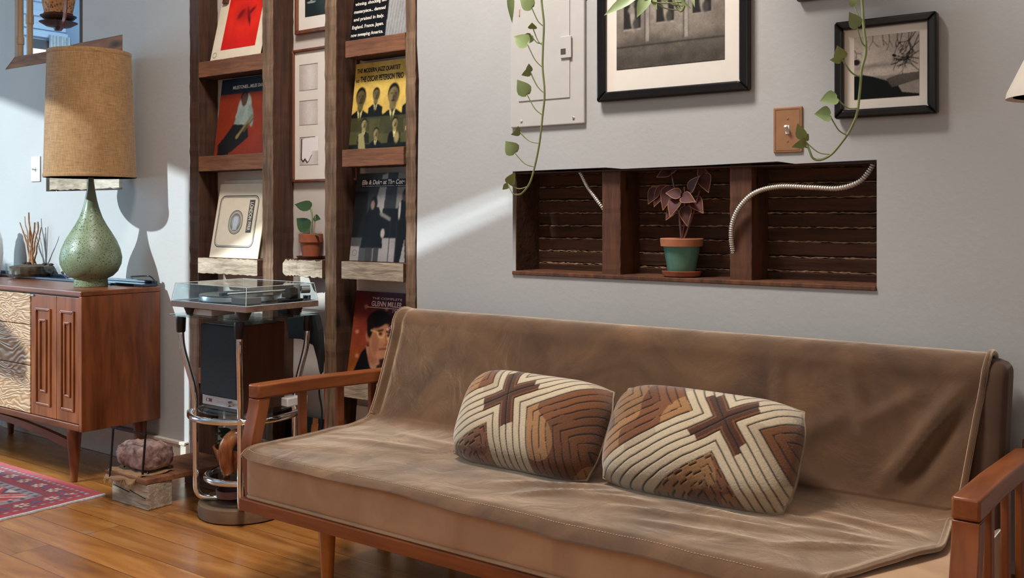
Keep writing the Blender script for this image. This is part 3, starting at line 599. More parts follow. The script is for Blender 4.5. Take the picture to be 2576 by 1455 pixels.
c.ell(.5, .63, .17, .1, (20, 14, 16), .15, .25); c.ell(.4, .54, .05, .13, (22, 15, 16), .25); c.ell(.64, .64, .08, .06, (24, 16, 18), .3); c.line([(.53, .5), (.6, .515)], .012, (36, 20, 18)); c.line([(.66, .5), (.72, .49)], .012, (36, 20, 18)); c.ell(.57, .47, .026, .018, (40, 24, 22), .6); c.ell(.69, .46, .02, .016, (40, 24, 22), .6); c.line([(.52, .47), (.55, .43), (.61, .43), (.63, .47)], .006, (206, 170, 110)); c.line([(.65, .46), (.67, .42), (.72, .43), (.73, .48)], .006, (206, 170, 110)); c.line([(.42, .5), (.53, .48)], .006, (206, 170, 110)); c.line([(.65, .46), (.68, .36), (.64, .35)], .01, (140, 84, 60)); c.line([(.58, .3), (.69, .315)], .011, (116, 50, 46)); c.poly([(.58, .0), (.56, .12), (.62, .15), (.66, .0)], (50, 36, 34))
c.soften(2); c.a = np.roll(c.a, (9, -15), (0, 1)); c.mottle(.22, 9, 4); c.build('cover_print', fr, 0, 0, .338, .338, M_PRINT, tb, .0006)
text('THE COMPLETE', fr, (.085) * 1.04, (.297) * 1.04, (.15) * 1.04, (.008) * 1.04, M_INKP, tb, .0012); text('GLENN MILLER', fr, (.085) * 1.04, (.272) * 1.04, (.152) * 1.04, (.019) * 1.04, M_INKP, tb, .0012, bold=.02); text('1941', fr, (.195) * 1.04, (.252) * 1.04, (.03) * 1.04, (.012) * 1.04, M_INKP, tb, .0012)
b = B(); fr.slab(b, .068, .26, .2766, .279, .0004, .001); b.out('printed_rule', M_INKP, tb, 0)
text('BLUEBIRD', Fr(fr.p(.185, .195), fr.x + fr.y * .6, fr.y - fr.x * .6), 0, 0, .06, .009, M_INKP, tb, .0012)

# framed mats in the middle column
M_BRF = wood('brown_frame_moulding', srgb(70, 36, 22), srgb(104, 58, 36), srgb(126, 76, 50), 2, 6, .45, .1)
def frame(name, label, fr, W, H, bw, dep, mf, group, wins, matw=.004, bev=.004, glass=False):
    tb = thing(name, label, 'picture frame', fr.p(W / 2, 0, 0), group); b = B()
    for q in (((0, 0), (W, 0), (W - bw, bw), (bw, bw)), ((W, 0), (W, H), (W - bw, H - bw), (W - bw, bw)), ((W, H), (0, H), (bw, H - bw), (W - bw, H - bw)), ((0, H), (0, 0), (bw, bw), (bw, H - bw))):
        b.prism([fr.p(u, v, 0) for u, v in q], fr.n * dep)
    b.out('frame_moulding', mf, tb, smooth=0, bevel=bev, seg=3)
    b = B(); fr.slab(b, bw - .003, W - bw + .003, bw - .003, H - bw + .003, .002, dep * .45); b.out('mat_board', M_MAT, tb, 0)
    for (u0, v0, w_, h_, cv) in wins: cv.build('print', fr, u0, v0, w_, h_, M_PHOTO, tb, dep * .45 + .0008)
    return tb
fr = Fr((onY(740, 300, .1).x, .101, onY(740, 460, .1).z), (1, 0, 0), (0, 0, 1)); Hh = onY(740, 128, .1).z - fr.o.z
def pale(seed, tear=False):
    c = Canvas(50, 50, (190, 174, 166)); c.ell(.6, .5, .3, .8, (214, 204, 198), 1.2); c.mottle(.05, 3, seed); c.rect(0, 0, 1, .015, (120, 100, 90)); c.rect(0, .985, 1, 1, (120, 100, 90)); c.rect(0, 0, .02, 1, (130, 110, 100))
    if tear: c.poly([(.12, .9), (.1, .2), (.2, .12), (.3, .2), (.45, .1), (.6, .25), (.7, .5), (1, .5), (1, 1), (.3, .95)], (232, 224, 220)); c.line([(.12, .92), (.1, .22), (.2, .14), (.3, .22), (.42, .1)], .03, (24, 20, 20)); c.line([(.42, .1), (.5, .14), (.66, .35)], .015, (60, 50, 50))
    return c
S = 1 / 637.
frame('picture_frame', 'brown frame with three pale windows in a white mat, above the terracotta pot', fr, .38, Hh, .012, .016, M_BRF, None,
      [(.04, Hh - (236 - 128) * S * 1.0 + .0, .11, .106, pale(1)), (.04, Hh - (326 - 128) * S, .11, .1, pale(2)), (.042, Hh - (430 - 128) * S, .11, .115, pale(3, True))])
fr = Fr((onY(748, 90, .1).x, .101, onY(748, 90, .1).z), (1, 0, 0), (0, 0, 1))
c = Canvas(60, 60, (34, 42, 42)); c.line([(.16, 1), (.16, .3)], .02, (150, 156, 150)); c.ell(.16, .27, .1, .02, (150, 156, 150), .4); c.ell(.7, .4, .3, .4, (58, 66, 66), 1.2); c.mottle(.2, 6, 1)
frame('picture_frame', 'brown frame with a dark photograph, highest in the middle shelf column', fr, .36, .34, .017, .018, M_BRF, None, [(.056, .068, .25, .22, c)])

# terracotta pot
C = onY(782, 640, .055); C.z = zM1 + .001; tb = thing('potted_rubber_plant', 'small terracotta pot with a two-leaved green plant on the ragged middle shelf', 'potted plant', C)
q = 1 / 655.
B().lathe([(24 * q, 0), (33 * q, .002), (37 * q, .010), (38 * q, .012), (34 * q, .011), (24 * q, .004), (0.0, .004)], C, 36).out('saucer', M_DKW, tb)
B().lathe([(22 * q, .006), (25 * q, .04), (27 * q, .062), (27 * q, .064), (31 * q, .066), (31.5 * q, .100), (28.5 * q, .101), (27 * q, .09), (0, .088)], C, 36).out('pot', M_TERRA, tb, bevel=.001)
B().lathe([(0, .0925), (27 * q, .0915), (27.2 * q, .089)], C, 24, wob=lambda a, z: 1 + 0 * a).out('soil', M_SOIL, tb)
st = [C + V(p) for p in ((0, 0, .085), (.006, -.003, .13), (.014, -.004, .165), (.006, -.006, .2))]
B().tube(spline(st), [.0035] * 25).out('stem', M_STEM, tb)
b = B(); b.tube([C + V((.012, .003, .08)), C + V((.022, .005, .175))], .0018); b.out('support_stick', M_BAMBOO, tb)
B().leaf(C + V((.008, -.006, .205)), (-1, -.25, .22), (0.15, -.8, .55), .085, .052, .15, .1, .2).out('leaf', M_GLEAF, tb, smooth=180)
B().leaf(C + V((-.002, -.006, .118)), (-1, -.3, .75), (.3, -.85, .3), .085, .062, .2, .25, .2).out('leaf', M_GLEAF, tb, smooth=180)
B().leaf(C + V((.014, .004, .165)), (.9, .3, -.2), (.2, -.9, .3), .03, .03, .2, .1, .2).out('leaf', M_GLEAF, tb, smooth=180)
B().leaf(C + V((.01, -.006, .098)), (1, -.2, .12), (0, -.3, 1), .06, .022, .2, .3, .2).out('leaf', M_GLEAF, tb, smooth=180)

# ================================================================ wall niche
rng = random.Random(11)
def lath_row(x0, x1, seed):
    rg = random.Random(seed); n = 8; hz = (NZ1 - NZ0) / n
    b = B(); m = B()
    for k in range(n):
        z0 = NZ0 - .005 + k * hz + rg.uniform(-.002, .002); z1 = z0 + hz - .006; N = 18
        P = [(x0 + (x1 - x0) * i / N, .155 + rg.uniform(-.001, .001), (z0 + z1) / 2 + rg.uniform(-.001, .001)) for i in range(N + 1)]
        b.bar(P, [(0, -.004, (z1 - z0) / 2 + rg.uniform(-.0015, .001)) for _ in P], [(0, .009, 0.001) for _ in P])
        N = 40; P = [(x0 + (x1 - x0) * i / N, .150 + rg.uniform(-.003, .003), z1 + .002 + rg.uniform(-.0015, .0015)) for i in range(N + 1)]
        m.bar(P, [(0, .004, 0) for _ in P], [(0, 0, .0022 * abs(rg.uniform(.1, 1.3))) for _ in P])
    return b, m
STX = ((-1.664, -1.596), (-1.232, -1.164))
spans = ((NX0 - .02, STX[0][0]), (STX[0][1], STX[1][0]), (STX[1][1], NX1 + .02))
k = 12
for i, (a, b_) in enumerate(spans):
    bb, mm = lath_row(a, b_, 20 + i)
    o = bb.out('trim_%d' % k, M_LATH, smooth=0, bevel=.002); struct(o); k += 1
    o = mm.out('trim_%d' % k, M_MORTAR, smooth=0); struct(o); k += 1
for i, (a, b_) in enumerate(STX):
    rg = random.Random(40 + i); N = 24
    P = [((a + b_) / 2 + rg.uniform(-.0005, .0005), .092, NZ0 - .02 + (NZ1 - NZ0 + .04) * j / N) for j in range(N + 1)]
    W_ = [((b_ - a) / 2 + rg.uniform(-.001, .0006), 0, 0) for _ in P]
    bb = B(); bb.bar(P, W_, [(0, .062 + rg.uniform(-.0006, .0006), 0) for _ in P]); struct(bb.out('trim_%d' % k, M_NSTUD, smooth=0, bevel=.003)); k += 1
struct(B().box(NX0 - .03, NX0 - .006, .10, .15, NZ0 - .02, NZ1 + .02).out('trim_%d' % k, M_LATH)); k += 1
struct(B().box(NX0 - .05, NX1 + .05, .002, .15, NZ1 + .001, NZ1 + .03).out('trim_%d' % k, M_LATH)); k += 1
struct(B().box(NX1 + .001, NX1 + .03, .1, .15, NZ0 - .02, NZ1 + .02).out('trim_%d' % k, M_LATH)); k += 1
struct(B().box(NX0 + .0006, NX0 + .004, .016, .15, NZ0 + .0125, NZ1 - .004).out('trim_%d' % k, M_LATH)); k += 1
struct(B().box(NX0 + .0045, NX1 - .0005, .008, .15, NZ1 - .008, NZ1 - .0045).out('trim_%d' % k, M_LATH)); k += 1
o = B().box(NX0 + .001, NX1 - .001, -.006, .154, NZ0 - .0, NZ0 + .012).out('niche_sill', M_NSTUD, smooth=0, bevel=.002)
tag(o, 'thin red-brown wooden sill board along the bottom of the wall niche', 'sill')
ZS = NZ0 + .012
M_CABLE = plain('armoured_cable_steel', (0.70, 0.62, 0.54, 1), 0.32, .85, .08)
def cable(pts, r, label):
    P = spline(pts, 40); L = [0]
    for a, b_ in zip(P, P[1:]): L.append(L[-1] + (b_ - a).length)
    n = int(L[-1] / .0011); Q = []; j = 0
    for i in range(n + 1):
        s_ = L[-1] * i / n
        while j < len(L) - 2 and L[j + 1] < s_: j += 1
        f = (s_ - L[j]) / max(1e-9, L[j + 1] - L[j]); Q.append(P[j].lerp(P[j + 1], min(1, f)))
    R = [r * (1 + .13 * math.sin(i * .0011 / .0066 * 2 * PI)) for i in range(n + 1)]
    tag(B().tube(Q, R, 12).out('armoured_cable', M_CABLE, smooth=180), label, 'cable', 'armoured cables in the niche')
cable([onY(*p, y) for p, y in (((1457, 430), .05), ((1463, 440), .05), ((1478, 470), .048), ((1505, 508), .045), ((1528, 540), .06), ((1545, 575), .08))], .0062, 'short ribbed metal cable running down to the left stud in the niche')
cable([onY(*p, y) for p, y in (((2198, 408), .05), ((2188, 428), .045), ((2160, 458), .035), ((2110, 474), .022), ((2040, 472), .014), ((1960, 470), .008), ((1900, 485), .004), ((1862, 520), .006), ((1843, 560), .012), ((1840, 600), .02), ((1847, 640), .04), ((1866, 690), .085))], .0072, 'long ribbed metal cable curving from the top right corner of the niche over the stud')
# coleus
C = onY(1715, 695, .055); C.z = ZS + .001; tb = thing('potted_coleus', 'teal glazed pot with a terracotta rim holding a dark purple plant in the wall niche', 'potted plant', C)
q = 1 / 800.
t = NT('teal_glaze'); f = t.noise(t.coords(), 9, 4); t.color(t.ramp(f, [(.3, srgb(74, 118, 102)), (.7, srgb(92, 138, 120))])); t.set(Roughness=.12)
B().lathe([(38 * q, 0), (44 * q, .002), (48 * q, .016), (46 * q, .017), (42 * q, .006), (0, .005)], C, 40).out('saucer', M_TERRA, tb)
B().lathe([(31 * q, .006), (33 * q, .012), (44 * q, .088), (44 * q, .092)], C, 40).out('pot', t.m, tb)
B().lathe([(44 * q, .090), (50 * q, .091), (52 * q, .113), (50 * q, .115), (46 * q, .112), (45 * q, .1), (0, .1)], C, 40).out('pot_rim', plain('bare_terracotta_rim', srgb(172, 108, 72), .75, bump=.15), tb)
M_COLE = plain('coleus_leaf', srgb(70, 24, 20), 0.7, var=.35, scale=26)
M_COLE2 = plain('coleus_edge', srgb(164, 112, 78), 0.6, var=.1)
b = B(); stems = [((1700, 500), .05), ((1722, 470), .06), ((1690, 440), .075), ((1760, 480), .05)]
for (p, y) in stems: b.tube(spline([C + V((0, 0, .095)), (C + V((0, 0, .1))).lerp(onY(*p, y), .5) + V((.005, 0, 0)), onY(*p, y)]), .0028, 8)
b.out('stems', plain('purple_stem', srgb(104, 52, 44), .5), tb)
def cleaf(px, py, y, dx, dz, L, W, dy=-.4, nn=(0, -1, .45)):
    base = onY(px, py, y); d = V((dx, dy, dz)); lf = B().leaf(base, d, nn, L, W, .22, .2, .3).out('leaf', M_COLE, tb, smooth=180)
    d = d.normalized(); n = V(nn); n = (n - d * n.dot(d)).normalized(); sd = d.cross(n); P1, P2 = [], []
    for tt, wd in ((-.02, .32), (.06, .74), (.25, 1.), (.45, .9), (.65, .62), (.84, .28), (1., 0)):
        e = base + d * (tt * L) - n * (.2 * L * max(tt, 0) ** 2) + n * (.22 * W * wd * .5); P1.append(e + sd * W * .5 * wd); P2.append(e - sd * W * .5 * wd)
    B().tube(P1, .0011, 5).tube(P2, .0011, 5).out('leaf_edge', M_COLE2, lf)
for a in ((1705, 500, .045, -.1, -.5, .062, .044), (1712, 490, .04, -1, .2, .045, .036), (1716, 495, .038, 1, -.25, .052, .038), (1690, 470, .06, -.3, -.9, .075, .05), (1675, 470, .07, -.5, -.85, .07, .045), (1735, 480, .05, .5, .6, .06, .036),
          (1690, 430, .07, -1, -.3, .05, .036), (1688, 430, .07, .9, .6, .05, .034), (1770, 440, .06, .35, -.7, .06, .044), (1772, 445, .065, -.3, .9, .04, .03), (1745, 500, .06, .6, -.6, .06, .042), (1725, 520, .05, .2, -1, .06, .04), (1700, 520, .06, -.6, -.8, .05, .036), (1655, 475, .07, -.5, -.8, .055, .045)):
    cleaf(*a)

# ================================================================ things on the wall
M_PANEL = plain('panel_enamel', srgb(186, 181, 175), 0.4, var=.03)
fr = Fr((-1.992, 0, 1.426), (1, 0, 0), (0, 0, 1)); tb = thing('breaker_panel', 'white electrical panel with a hinged door and small latch on the wall', 'electrical panel', (-1.85, 0, 1.426))
b = B(); fr.slab(b, 0, .289, 0, .62, 0, .012); b.out('cover', M_PANEL, tb, smooth=0, bevel=.004, seg=3)
b = B(); fr.slab(b, .034, .236, .085, .54, .0125, .0150); dr = b.out('door', M_PANEL, tb, smooth=0, bevel=.001)
L0 = onY(1413, 148, -.012); L1 = onY(1440, 90, -.012); u0, v0 = L0.x + 1.992, L0.z - 1.426; u1, v1 = L1.x + 1.992, L1.z - 1.426
b = B(); fr.slab(b, u0, u1, v0, v1, .015, .0205); lt = b.out('latch', M_PANEL, dr, smooth=0, bevel=.0015)
b = B(); fr.slab(b, u0 + .002, u0 + .021, v0 + .012, v0 + .03, .0206, .0212); b.out('latch_recess', plain('latch_dark', srgb(70, 60, 52), .6), dr)
b = B(); fr.slab(b, .037, .041, onY(1311, 42, 0).z - 1.426, onY(1311, 26, 0).z - 1.426, .0150, .018); b.out('hinge', plain('hinge_beige', srgb(188, 164, 138), .5), dr)
for px, py in ((1312, 305), (1443, 297)):
    p = onY(px, py, -.012); b = B()
    b.lathe([(.0045, 0), (.0045, .002), (.003, .0032), (0, .0034)], (0, 0, 0), 16)
    for v_ in b.bm.verts: v_.co = V((p.x + v_.co.x, -.012 - v_.co.z, p.z + v_.co.y))
    b.out('screw', M_STEEL if px > 1400 else M_PANEL, tb)

# framed photographs
fr = Fr((-1.650, -.002, 1.487), (1, 0, 0), (0, 0, 1))
c = Canvas(150, 130, (116, 106, 96)); c.rect(0, 0, 1, .2, (76, 70, 64)); c.ell(.5, .2, .8, .08, (92, 84, 76), 1); c.ell(.2, .8, .3, .3, (150, 140, 128), 1.2); c.ell(.62, .72, .25, .35, (150, 140, 128), 1.2)
for x in (.30, .66): c.rect(x - .025, .24, x + .025, 1, (84, 78, 72)); c.rect(x - .01, .24, x + .02, 1, (150, 142, 132))
c.rect(0, .2, 1, .215, (58, 54, 50)); c.mottle(.3, 7, 12)
for x, y in ((.075, .36), (.39, .395), (.72, .435)):
    c.rect(x, y, x + .165, y + .3, (44, 41, 38)); c.rect(x, y - .008, x + .165, y + .006, (154, 146, 136)); X = x + .085
    c.ell(X, y + .12, .022, .13, (150, 140, 128), .5, .08); c.ell(X + .005, y + .24, .013, .025, (110, 102, 94), .4); c.ell(X - .012, y + .18, .03, .03, (128, 120, 110), .6); c.ell(X + .03, y + .05, .03, .05, (70, 66, 62), .6)
c.soften(1); c.rect(0, 0, 1, .008, (20, 19, 18)); c.mottle(.22, 14, 13)
frame('picture_frame', 'largest black frame, holding a grey photograph of three statues in wall recesses', fr, .500, .49, .030, .024, M_BLACKG, 'black framed photographs', [(.066, .095, .357, .33, c)], bev=.006)
fr = Fr((-.908, -.002, 1.392), (1, 0, 0), (0, 0, 1))
c = Canvas(120, 120, (176, 164, 152)); c.rect(0, 0, 1, .36, (140, 130, 120)); c.ell(.4, .75, .5, .3, (190, 178, 166), 1); c.ell(.35, .48, .3, .07, (120, 112, 104), 1); c.ell(.6, .44, .5, .06, (200, 188, 176), 1.2); c.mottle(.12, 5, 3)
c.poly([(0, 0), (0, .38), (.12, .4), (.28, .36), (.5, .28), (.68, .2), (.75, .08), (1, .04), (1, 0)], (14, 18, 19)); c.poly([(.6, .16), (1, .26), (1, .38), (.7, .36), (.5, .3)], (74, 68, 62)); c.mottle(.1, 16, 5)
c.ell(.8, .75, .3, .35, (150, 140, 130), 1.4, 0, .5); rg = random.Random(4)
def twig(x, y, a, L, n):
    if n == 0 or L < .02: return
    x2, y2 = x + math.cos(a) * L, y + math.sin(a) * L; c.line([(x, y), (x2, y2)], .0022 + .0013 * n, (34, 31, 29), .8)
    for _ in range(2): twig(x2, y2, a + rg.uniform(-.7, .7), L * rg.uniform(.6, .9), n - 1)
for (x, y, a, L, n) in ((1.0, .95, -2.0, .2, 5), (1.0, .7, -2.6, .16, 4), (.9, 1.0, -1.9, .15, 4), (.98, .5, 2.6, .14, 4), (.55, 1.0, -1.5, .1, 3), (.3, 1.02, -1.6, .1, 3), (.75, 1, -1.8, .14, 3), (0, .8, -.9, .06, 3), (1.0, .85, -2.4, .12, 5), (.95, 1.0, -2.2, .13, 5), (1.0, .58, 2.9, .12, 5), (.85, 1.0, -1.6, .12, 4), (.68, 1.0, -1.6, .09, 4), (.45, 1.0, -1.5, .08, 3), (1.0, .4, 2.4, .1, 4)): twig(x, y, a, L, n)
c.soften(1).mottle(.15, 24, 9); c.ell(.63, .66, .035, .022, (24, 22, 21), .4, -.4); c.ell(.04, .6, .06, .05, (30, 28, 27), .5)
frame('picture_frame', 'smaller black frame with a photograph of a dark hillside under bare branches', fr, .257, .256, .023, .03, M_BLACKG, 'black framed photographs', [(.049, .049, .163, .163, c)], bev=.006)
p0, p1 = onY(2003, 4, -.022), onY(2212, -12, -.022)
fr = Fr((p0.x, -.002, p0.z), (1, 0, 0), (0, 0, 1))
frame('picture_frame', 'dark grey frame cut off at the top edge, above the smaller black frame', fr, p1.x - p0.x, .22, .02, .02, plain('charcoal_frame', srgb(58, 56, 54), .4), 'black framed photographs', [(.05, .05, .1, .1, Canvas(20, 20, (120, 116, 110)).mottle(.3, 4, 2))])

# switches
def switch(label, px0, py0, px1, py1, m, mt, leaf_px, tilt, ridge):
    a, d = onY(px0, py1), onY(px1, py0); fr = Fr((a.x, 0, a.z), (1, 0, 0), (0, 0, 1)); W, H = d.x - a.x, d.z - a.z
    tb = thing('light_switch', label, 'light switch', (a.x + W / 2, 0, a.z)); b = B(); fr.slab(b, 0, W, 0, H, 0, .006); b.out('plate', m, tb, smooth=0, bevel=.003, seg=3)
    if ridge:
        b = B(); rrect(fr, b, .006, .006, W - .006, H - .006, .003, .0016, .0066); b.out('plate_groove_shade', plain('groove_shade_paint', srgb(120, 80, 48), .6), tb, 0)  # flat darker ring: the groove's shade is put into its colour
    b = B(); fr.slab(b, W / 2 - .0055, W / 2 + .0055, H / 2 - .012, H / 2 + .012, .006, .0075); b.out('toggle_collar', mt, tb, smooth=0, bevel=.0008)
    b = B(); f2 = Fr(fr.p(W / 2, H / 2 - .004, .004), fr.x, (0, -.8, .62 * tilt)); f2.slab(b, -.0042, .0042, 0, .022, -.004, .004); b.out('toggle', mt, tb, smooth=0, bevel=.0015)
    for s_ in (-1, 1):
        p = fr.p(W / 2, H / 2 + s_ * .031, .006); b = B(); b.lathe([(.003, 0), (.0028, .0012), (0, .0014)], (0, 0, 0), 14)
        for v_ in b.bm.verts: v_.co = V((p.x + v_.co.x, p.y - v_.co.z, p.z + v_.co.y))
        b.out('screw', M_STEEL if not ridge else m, tb)
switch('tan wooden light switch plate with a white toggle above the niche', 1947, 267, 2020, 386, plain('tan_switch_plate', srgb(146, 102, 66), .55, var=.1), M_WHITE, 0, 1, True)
switch('silver metal light switch plate on the wall left of the lamp', 80, 393, 103, 458, plain('satin_plate', srgb(196, 190, 182), .4, .3, .04), M_STEEL, 0, .2, False)

# ================================================================ vines and the pots they hang from
def hang_pot(name, label, c, r, top):
    tb = thing(name, label, 'hanging planter', c)
    B().lathe([(r * .6, 0), (r * .85, .01), (r, .12), (r, .15), (r * .93, .15), (r * .9, .12), (0, .12)], c, 36).out('pot', M_WHITE, tb)
    b = B()
    for k_ in range(3):
        a = k_ * 2 * PI / 3 + .4; b.tube([V(c) + V((r * .97 * math.cos(a), r * .97 * math.sin(a), .145)), (c[0], c[1], top - .001)], .002, 6)
    b.out('hanging_cords', M_STEM, tb); return tb
def vine(label, pts, y, y2, leaves, extra=None):
    n = len(pts); P = [onY(p[0], p[1], y + (y2 - y) * i / (n - 1)) for i, p in enumerate(pts)]
    if extra: P = extra + P
    base = P[0]; tb = thing('hanging_vine', label, 'vine', base, 'trailing pothos vines'); S_ = spline(P, 8)
    b = B(); b.tube(S_, [.0026 + .0006 * (1 - i / len(S_)) for i in range(len(S_))], 8)
    for (nx, ny, bx, by, tx, ty, wd, dy) in leaves:
        yy = y + (y2 - y) * .5; j = min(S_, key=lambda s_: (s_ - onY(nx, ny, s_.y)).length); e = onY(bx, by, j.y + dy); mid = j.lerp(e, .5) + V((0, 0, -.010))
        b.tube(spline([j, mid, e], 6), .0015, 6)
    b.out('stem', M_STEM, tb)
    for (nx, ny, bx, by, tx, ty, wd, dy) in leaves:
        j = min(S_, key=lambda s_: (s_ - onY(nx, ny, s_.y)).length); e = onY(bx, by, j.y + dy); tip = onY(tx, ty, j.y + dy * 1.6 - .008); L = (tip - e).length
        B().leaf(e, tip - e, (.35, -1, .45 if wd > .03 else -.6), L, wd, .28, .12, 1.0).out('leaf', M_LEAF, tb, smooth=180)
    return tb
q = .00105
Y1 = -.45
hang_pot('hanging_planter', 'white planter hanging from the ceiling above the picture frames', (-1.15, -.42, 2.22), .13, 3.6)
hang_pot('hanging_planter', 'second white planter hanging above the sofa, further right', (-.60, -.42, 2.22), .11, 3.6)
T1 = [V((-1.28, -.42, 2.36)), V((-1.40, -.43, 2.37)), V((-1.51, -.44, 2.2)), V((-1.56, -.45, 1.95))]
vine('long vine trailing in front of the electrical panel down to the niche corner', [(1362, -20), (1363, 10), (1368, 60), (1366, 115), (1365, 170), (1370, 235), (1365, 290), (1357, 360), (1345, 420), (1332, 462), (1312, 487), (1296, 490)], -.45, -.44, [
    (1367, 65, 1338, 20, 1308, -6, .042, -.02), (1366, 118, 1341, 72, 1338, 58, .026, -.01), (1366, 110, 1336, 88, 1318, 112, .03, .0), (1366, 168, 1327, 112, 1292, 90, .046, -.02), (1370, 235, 1334, 180, 1312, 190, .022, -.01), (1370, 235, 1333, 180, 1330, 160, .02, .0),
    (1366, 290, 1326, 238, 1301, 200, .042, -.02), (1359, 358, 1308, 332, 1285, 340, .018, -.01), (1359, 358, 1304, 330, 1303, 318, .015, 0), (1347, 420, 1295, 385, 1272, 355, .044, -.02), (1330, 470, 1280, 462, 1294, 436, .03, -.01), (1300, 490, 1278, 464, 1264, 478, .018, 0), (1362, -5, 1285, -15, 1286, 58, .022, .02)], T1)
T2 = [V((-.66, -.42, 2.36)), V((-.73, -.43, 2.36)), V((-.72, -.44, 2.1)), V((-.70, -.45, 1.85))]
vine('curling vine trailing past the smaller black frame to the tan switch plate', [(2168, -30), (2170, 20), (2173, 70), (2178, 110), (2177, 140), (2168, 175), (2163, 230), (2156, 285), (2140, 325), (2120, 355), (2092, 388), (2065, 402), (2045, 398), (2035, 375), (2027, 357)], -.45, -.44, [
    (2174, 52, 2150, 14, 2140, -10, .02, 0), (2178, 118, 2156, 68, 2138, 30, .032, -.02), (2164, 197, 2118, 147, 2106, 116, .03, -.02), (2164, 197, 2117, 148, 2088, 152, .02, -.01), (2157, 272, 2105, 247, 2063, 252, .038, -.03), (2135, 342, 2088, 291, 2050, 285, .04, -.03), (2090, 389, 2027, 357, 1992, 372, .022, -.01), (2032, 370, 2020, 348, 2006, 312, .026, -.02), (2030, 365, 2022, 350, 2034, 338, .02, .0)], T2)
T3 = [V((-1.13, -.54, 2.35)), V((-1.13, -.57, 2.36)), V((-1.13, -.58, 2.2)), V((-1.12, -.56, 1.95))]
vine('short leafy shoot hanging into the top edge of the largest black frame', [(1690, -40), (1712, -15), (1722, 10), (1714, 28), (1702, 18), (1690, -6)], -.52, -.52, [
    (1712, 20, 1630, -8, 1600, 42, .034, -.02), (1715, 15, 1640, -22, 1650, 22, .02, -.01), (1722, 5, 1600, -10, 1515, 34, .034, -.03), (1718, 5, 1690, -18, 1672, 2, .02, 0), (1716, -10, 1740, -20, 1746, 16, .012, -.01), (1714, 20, 1700, -10, 1735, 22, .012, 0), (1690, -20, 1490, -30, 1474, 3, .02, 0)], T3)

# cream lampshade at the right edge
C = V((-.335, -.26, 0)); zb = onY(2535, 244, -.3).z
tb = thing('floor_lamp', 'cream cone-shaped lampshade cut off at the right edge of the photo', 'lamp', (C.x, C.y, 0))
sh = B().lathe([(.10, zb), (.115, zb - .004), (.112, zb + .01), (.05, zb + .14), (.028, zb + .16), (.024, zb + .15), (.046, zb + .13), (.104, zb + .012), (.10, zb)], (C.x, C.y, 0), 48).out('lamp_shade', plain('cream_shade', srgb(192, 180, 164), .6, var=.03), tb)
B().lathe([(.014, zb + .01), (.03, zb + .05), (.016, zb + .1), (.0, zb + .12)], (C.x, C.y, 0), 24).out('bulb', M_WHITE, tb)
B().lathe([(.11, 0), (.11, .02), (.02, .03), (.011, .05), (.011, zb + .02)], (C.x, C.y, 0), 32).out('pole', M_STEEL, tb)

# ================================================================ credenza and what stands on it
CX0, CX1, CY0, CY1, CZ0, CZ1 = -5.75, -3.943, -.400, -.026, .228, .818
tb = thing('credenza', 'long walnut credenza with carved pale drawers and moulded doors under the lamp', 'credenza', ((CX0 + CX1) / 2, (CY0 + CY1) / 2, 0))
B().box(CX0, CX1 - .022, CY0 + .031, CY1, CZ0 + .002, CZ1 - .023).out('body', M_WALNUTV, tb, smooth=0)
B().box(CX1 - .0219, CX1, CY0, CY1, CZ0, CZ1 - .0225).out('side_panel', M_WALNUTV, tb, smooth=0, bevel=.0025)
B().box(CX0, CX1 - .0221, CY0, CY0 + .03, CZ0, CZ0 + .028).out('bottom_rail', M_WALNUT, tb, smooth=0, bevel=.0025)
b = B(); b.prism([(CX0, CY0 - .004, CZ1), (CX1 + .002, CY0 - .004, CZ1), (CX1 + .002, CY1, CZ1), (CX0, CY1, CZ1)], (0, 0, -.022)); b.out('top_slab', M_WALNUT, tb, smooth=0, bevel=.004)
xd = onY(76, 800, CY0).x; xm = onY(140, 800, CY0).x; xe = CX1 - .023
zt, zbm = CZ1 - .028, CZ0 + .03
t = NT('carved_limed_wood'); vv = t.coords((.42, 1, 1.0)); n1 = t.noise(vv, 6.0, 3, 1.2, .45)
wv = t.add('ShaderNodeTexWave', wave_type='BANDS', bands_direction='Z'); wv.inputs['Scale'].default_value = 11; wv.inputs['Distortion'].default_value = 0
vd = t.add('ShaderNodeVectorMath', operation='ADD'); cm = t.add('ShaderNodeCombineXYZ'); mm_ = t.add('ShaderNodeMath', operation='MULTIPLY'); t.link(n1, mm_.inputs[0]); mm_.inputs[1].default_value = .46
t.link(mm_.outputs[0], cm.inputs['Z']); t.link(vv, vd.inputs[0]); t.link(cm.outputs[0], vd.inputs[1]); t.link(vd.outputs[0], wv.inputs['Vector'])
fine = t.noise(t.coords((.3, 1, 1)), 120, 3)
hh = t.mix(.25, wv.outputs['Fac'], fine)
t.color(t.ramp(hh, [(.02, srgb(126, 84, 52)), (.16, srgb(162, 122, 86)), (.7, srgb(176, 144, 110))])); t.set(Roughness=.45); t.bump(hh, .5, .008)
M_CARVE = t.m
hs = [zbm, zbm + (zt - zbm) * .28, zbm + (zt - zbm) * .44 + .06, zt]
hs = [zbm, onY(74, 920, CY0).z, onY(74, 818, CY0).z, zt]
for k_ in range(3):
    B().box(xd - 1.0, xd - .004, CY0 + .001, CY0 + .03, hs[k_] + .0015, hs[k_ + 1] - .0015).out('drawer', M_CARVE, tb, smooth=0, bevel=.003)
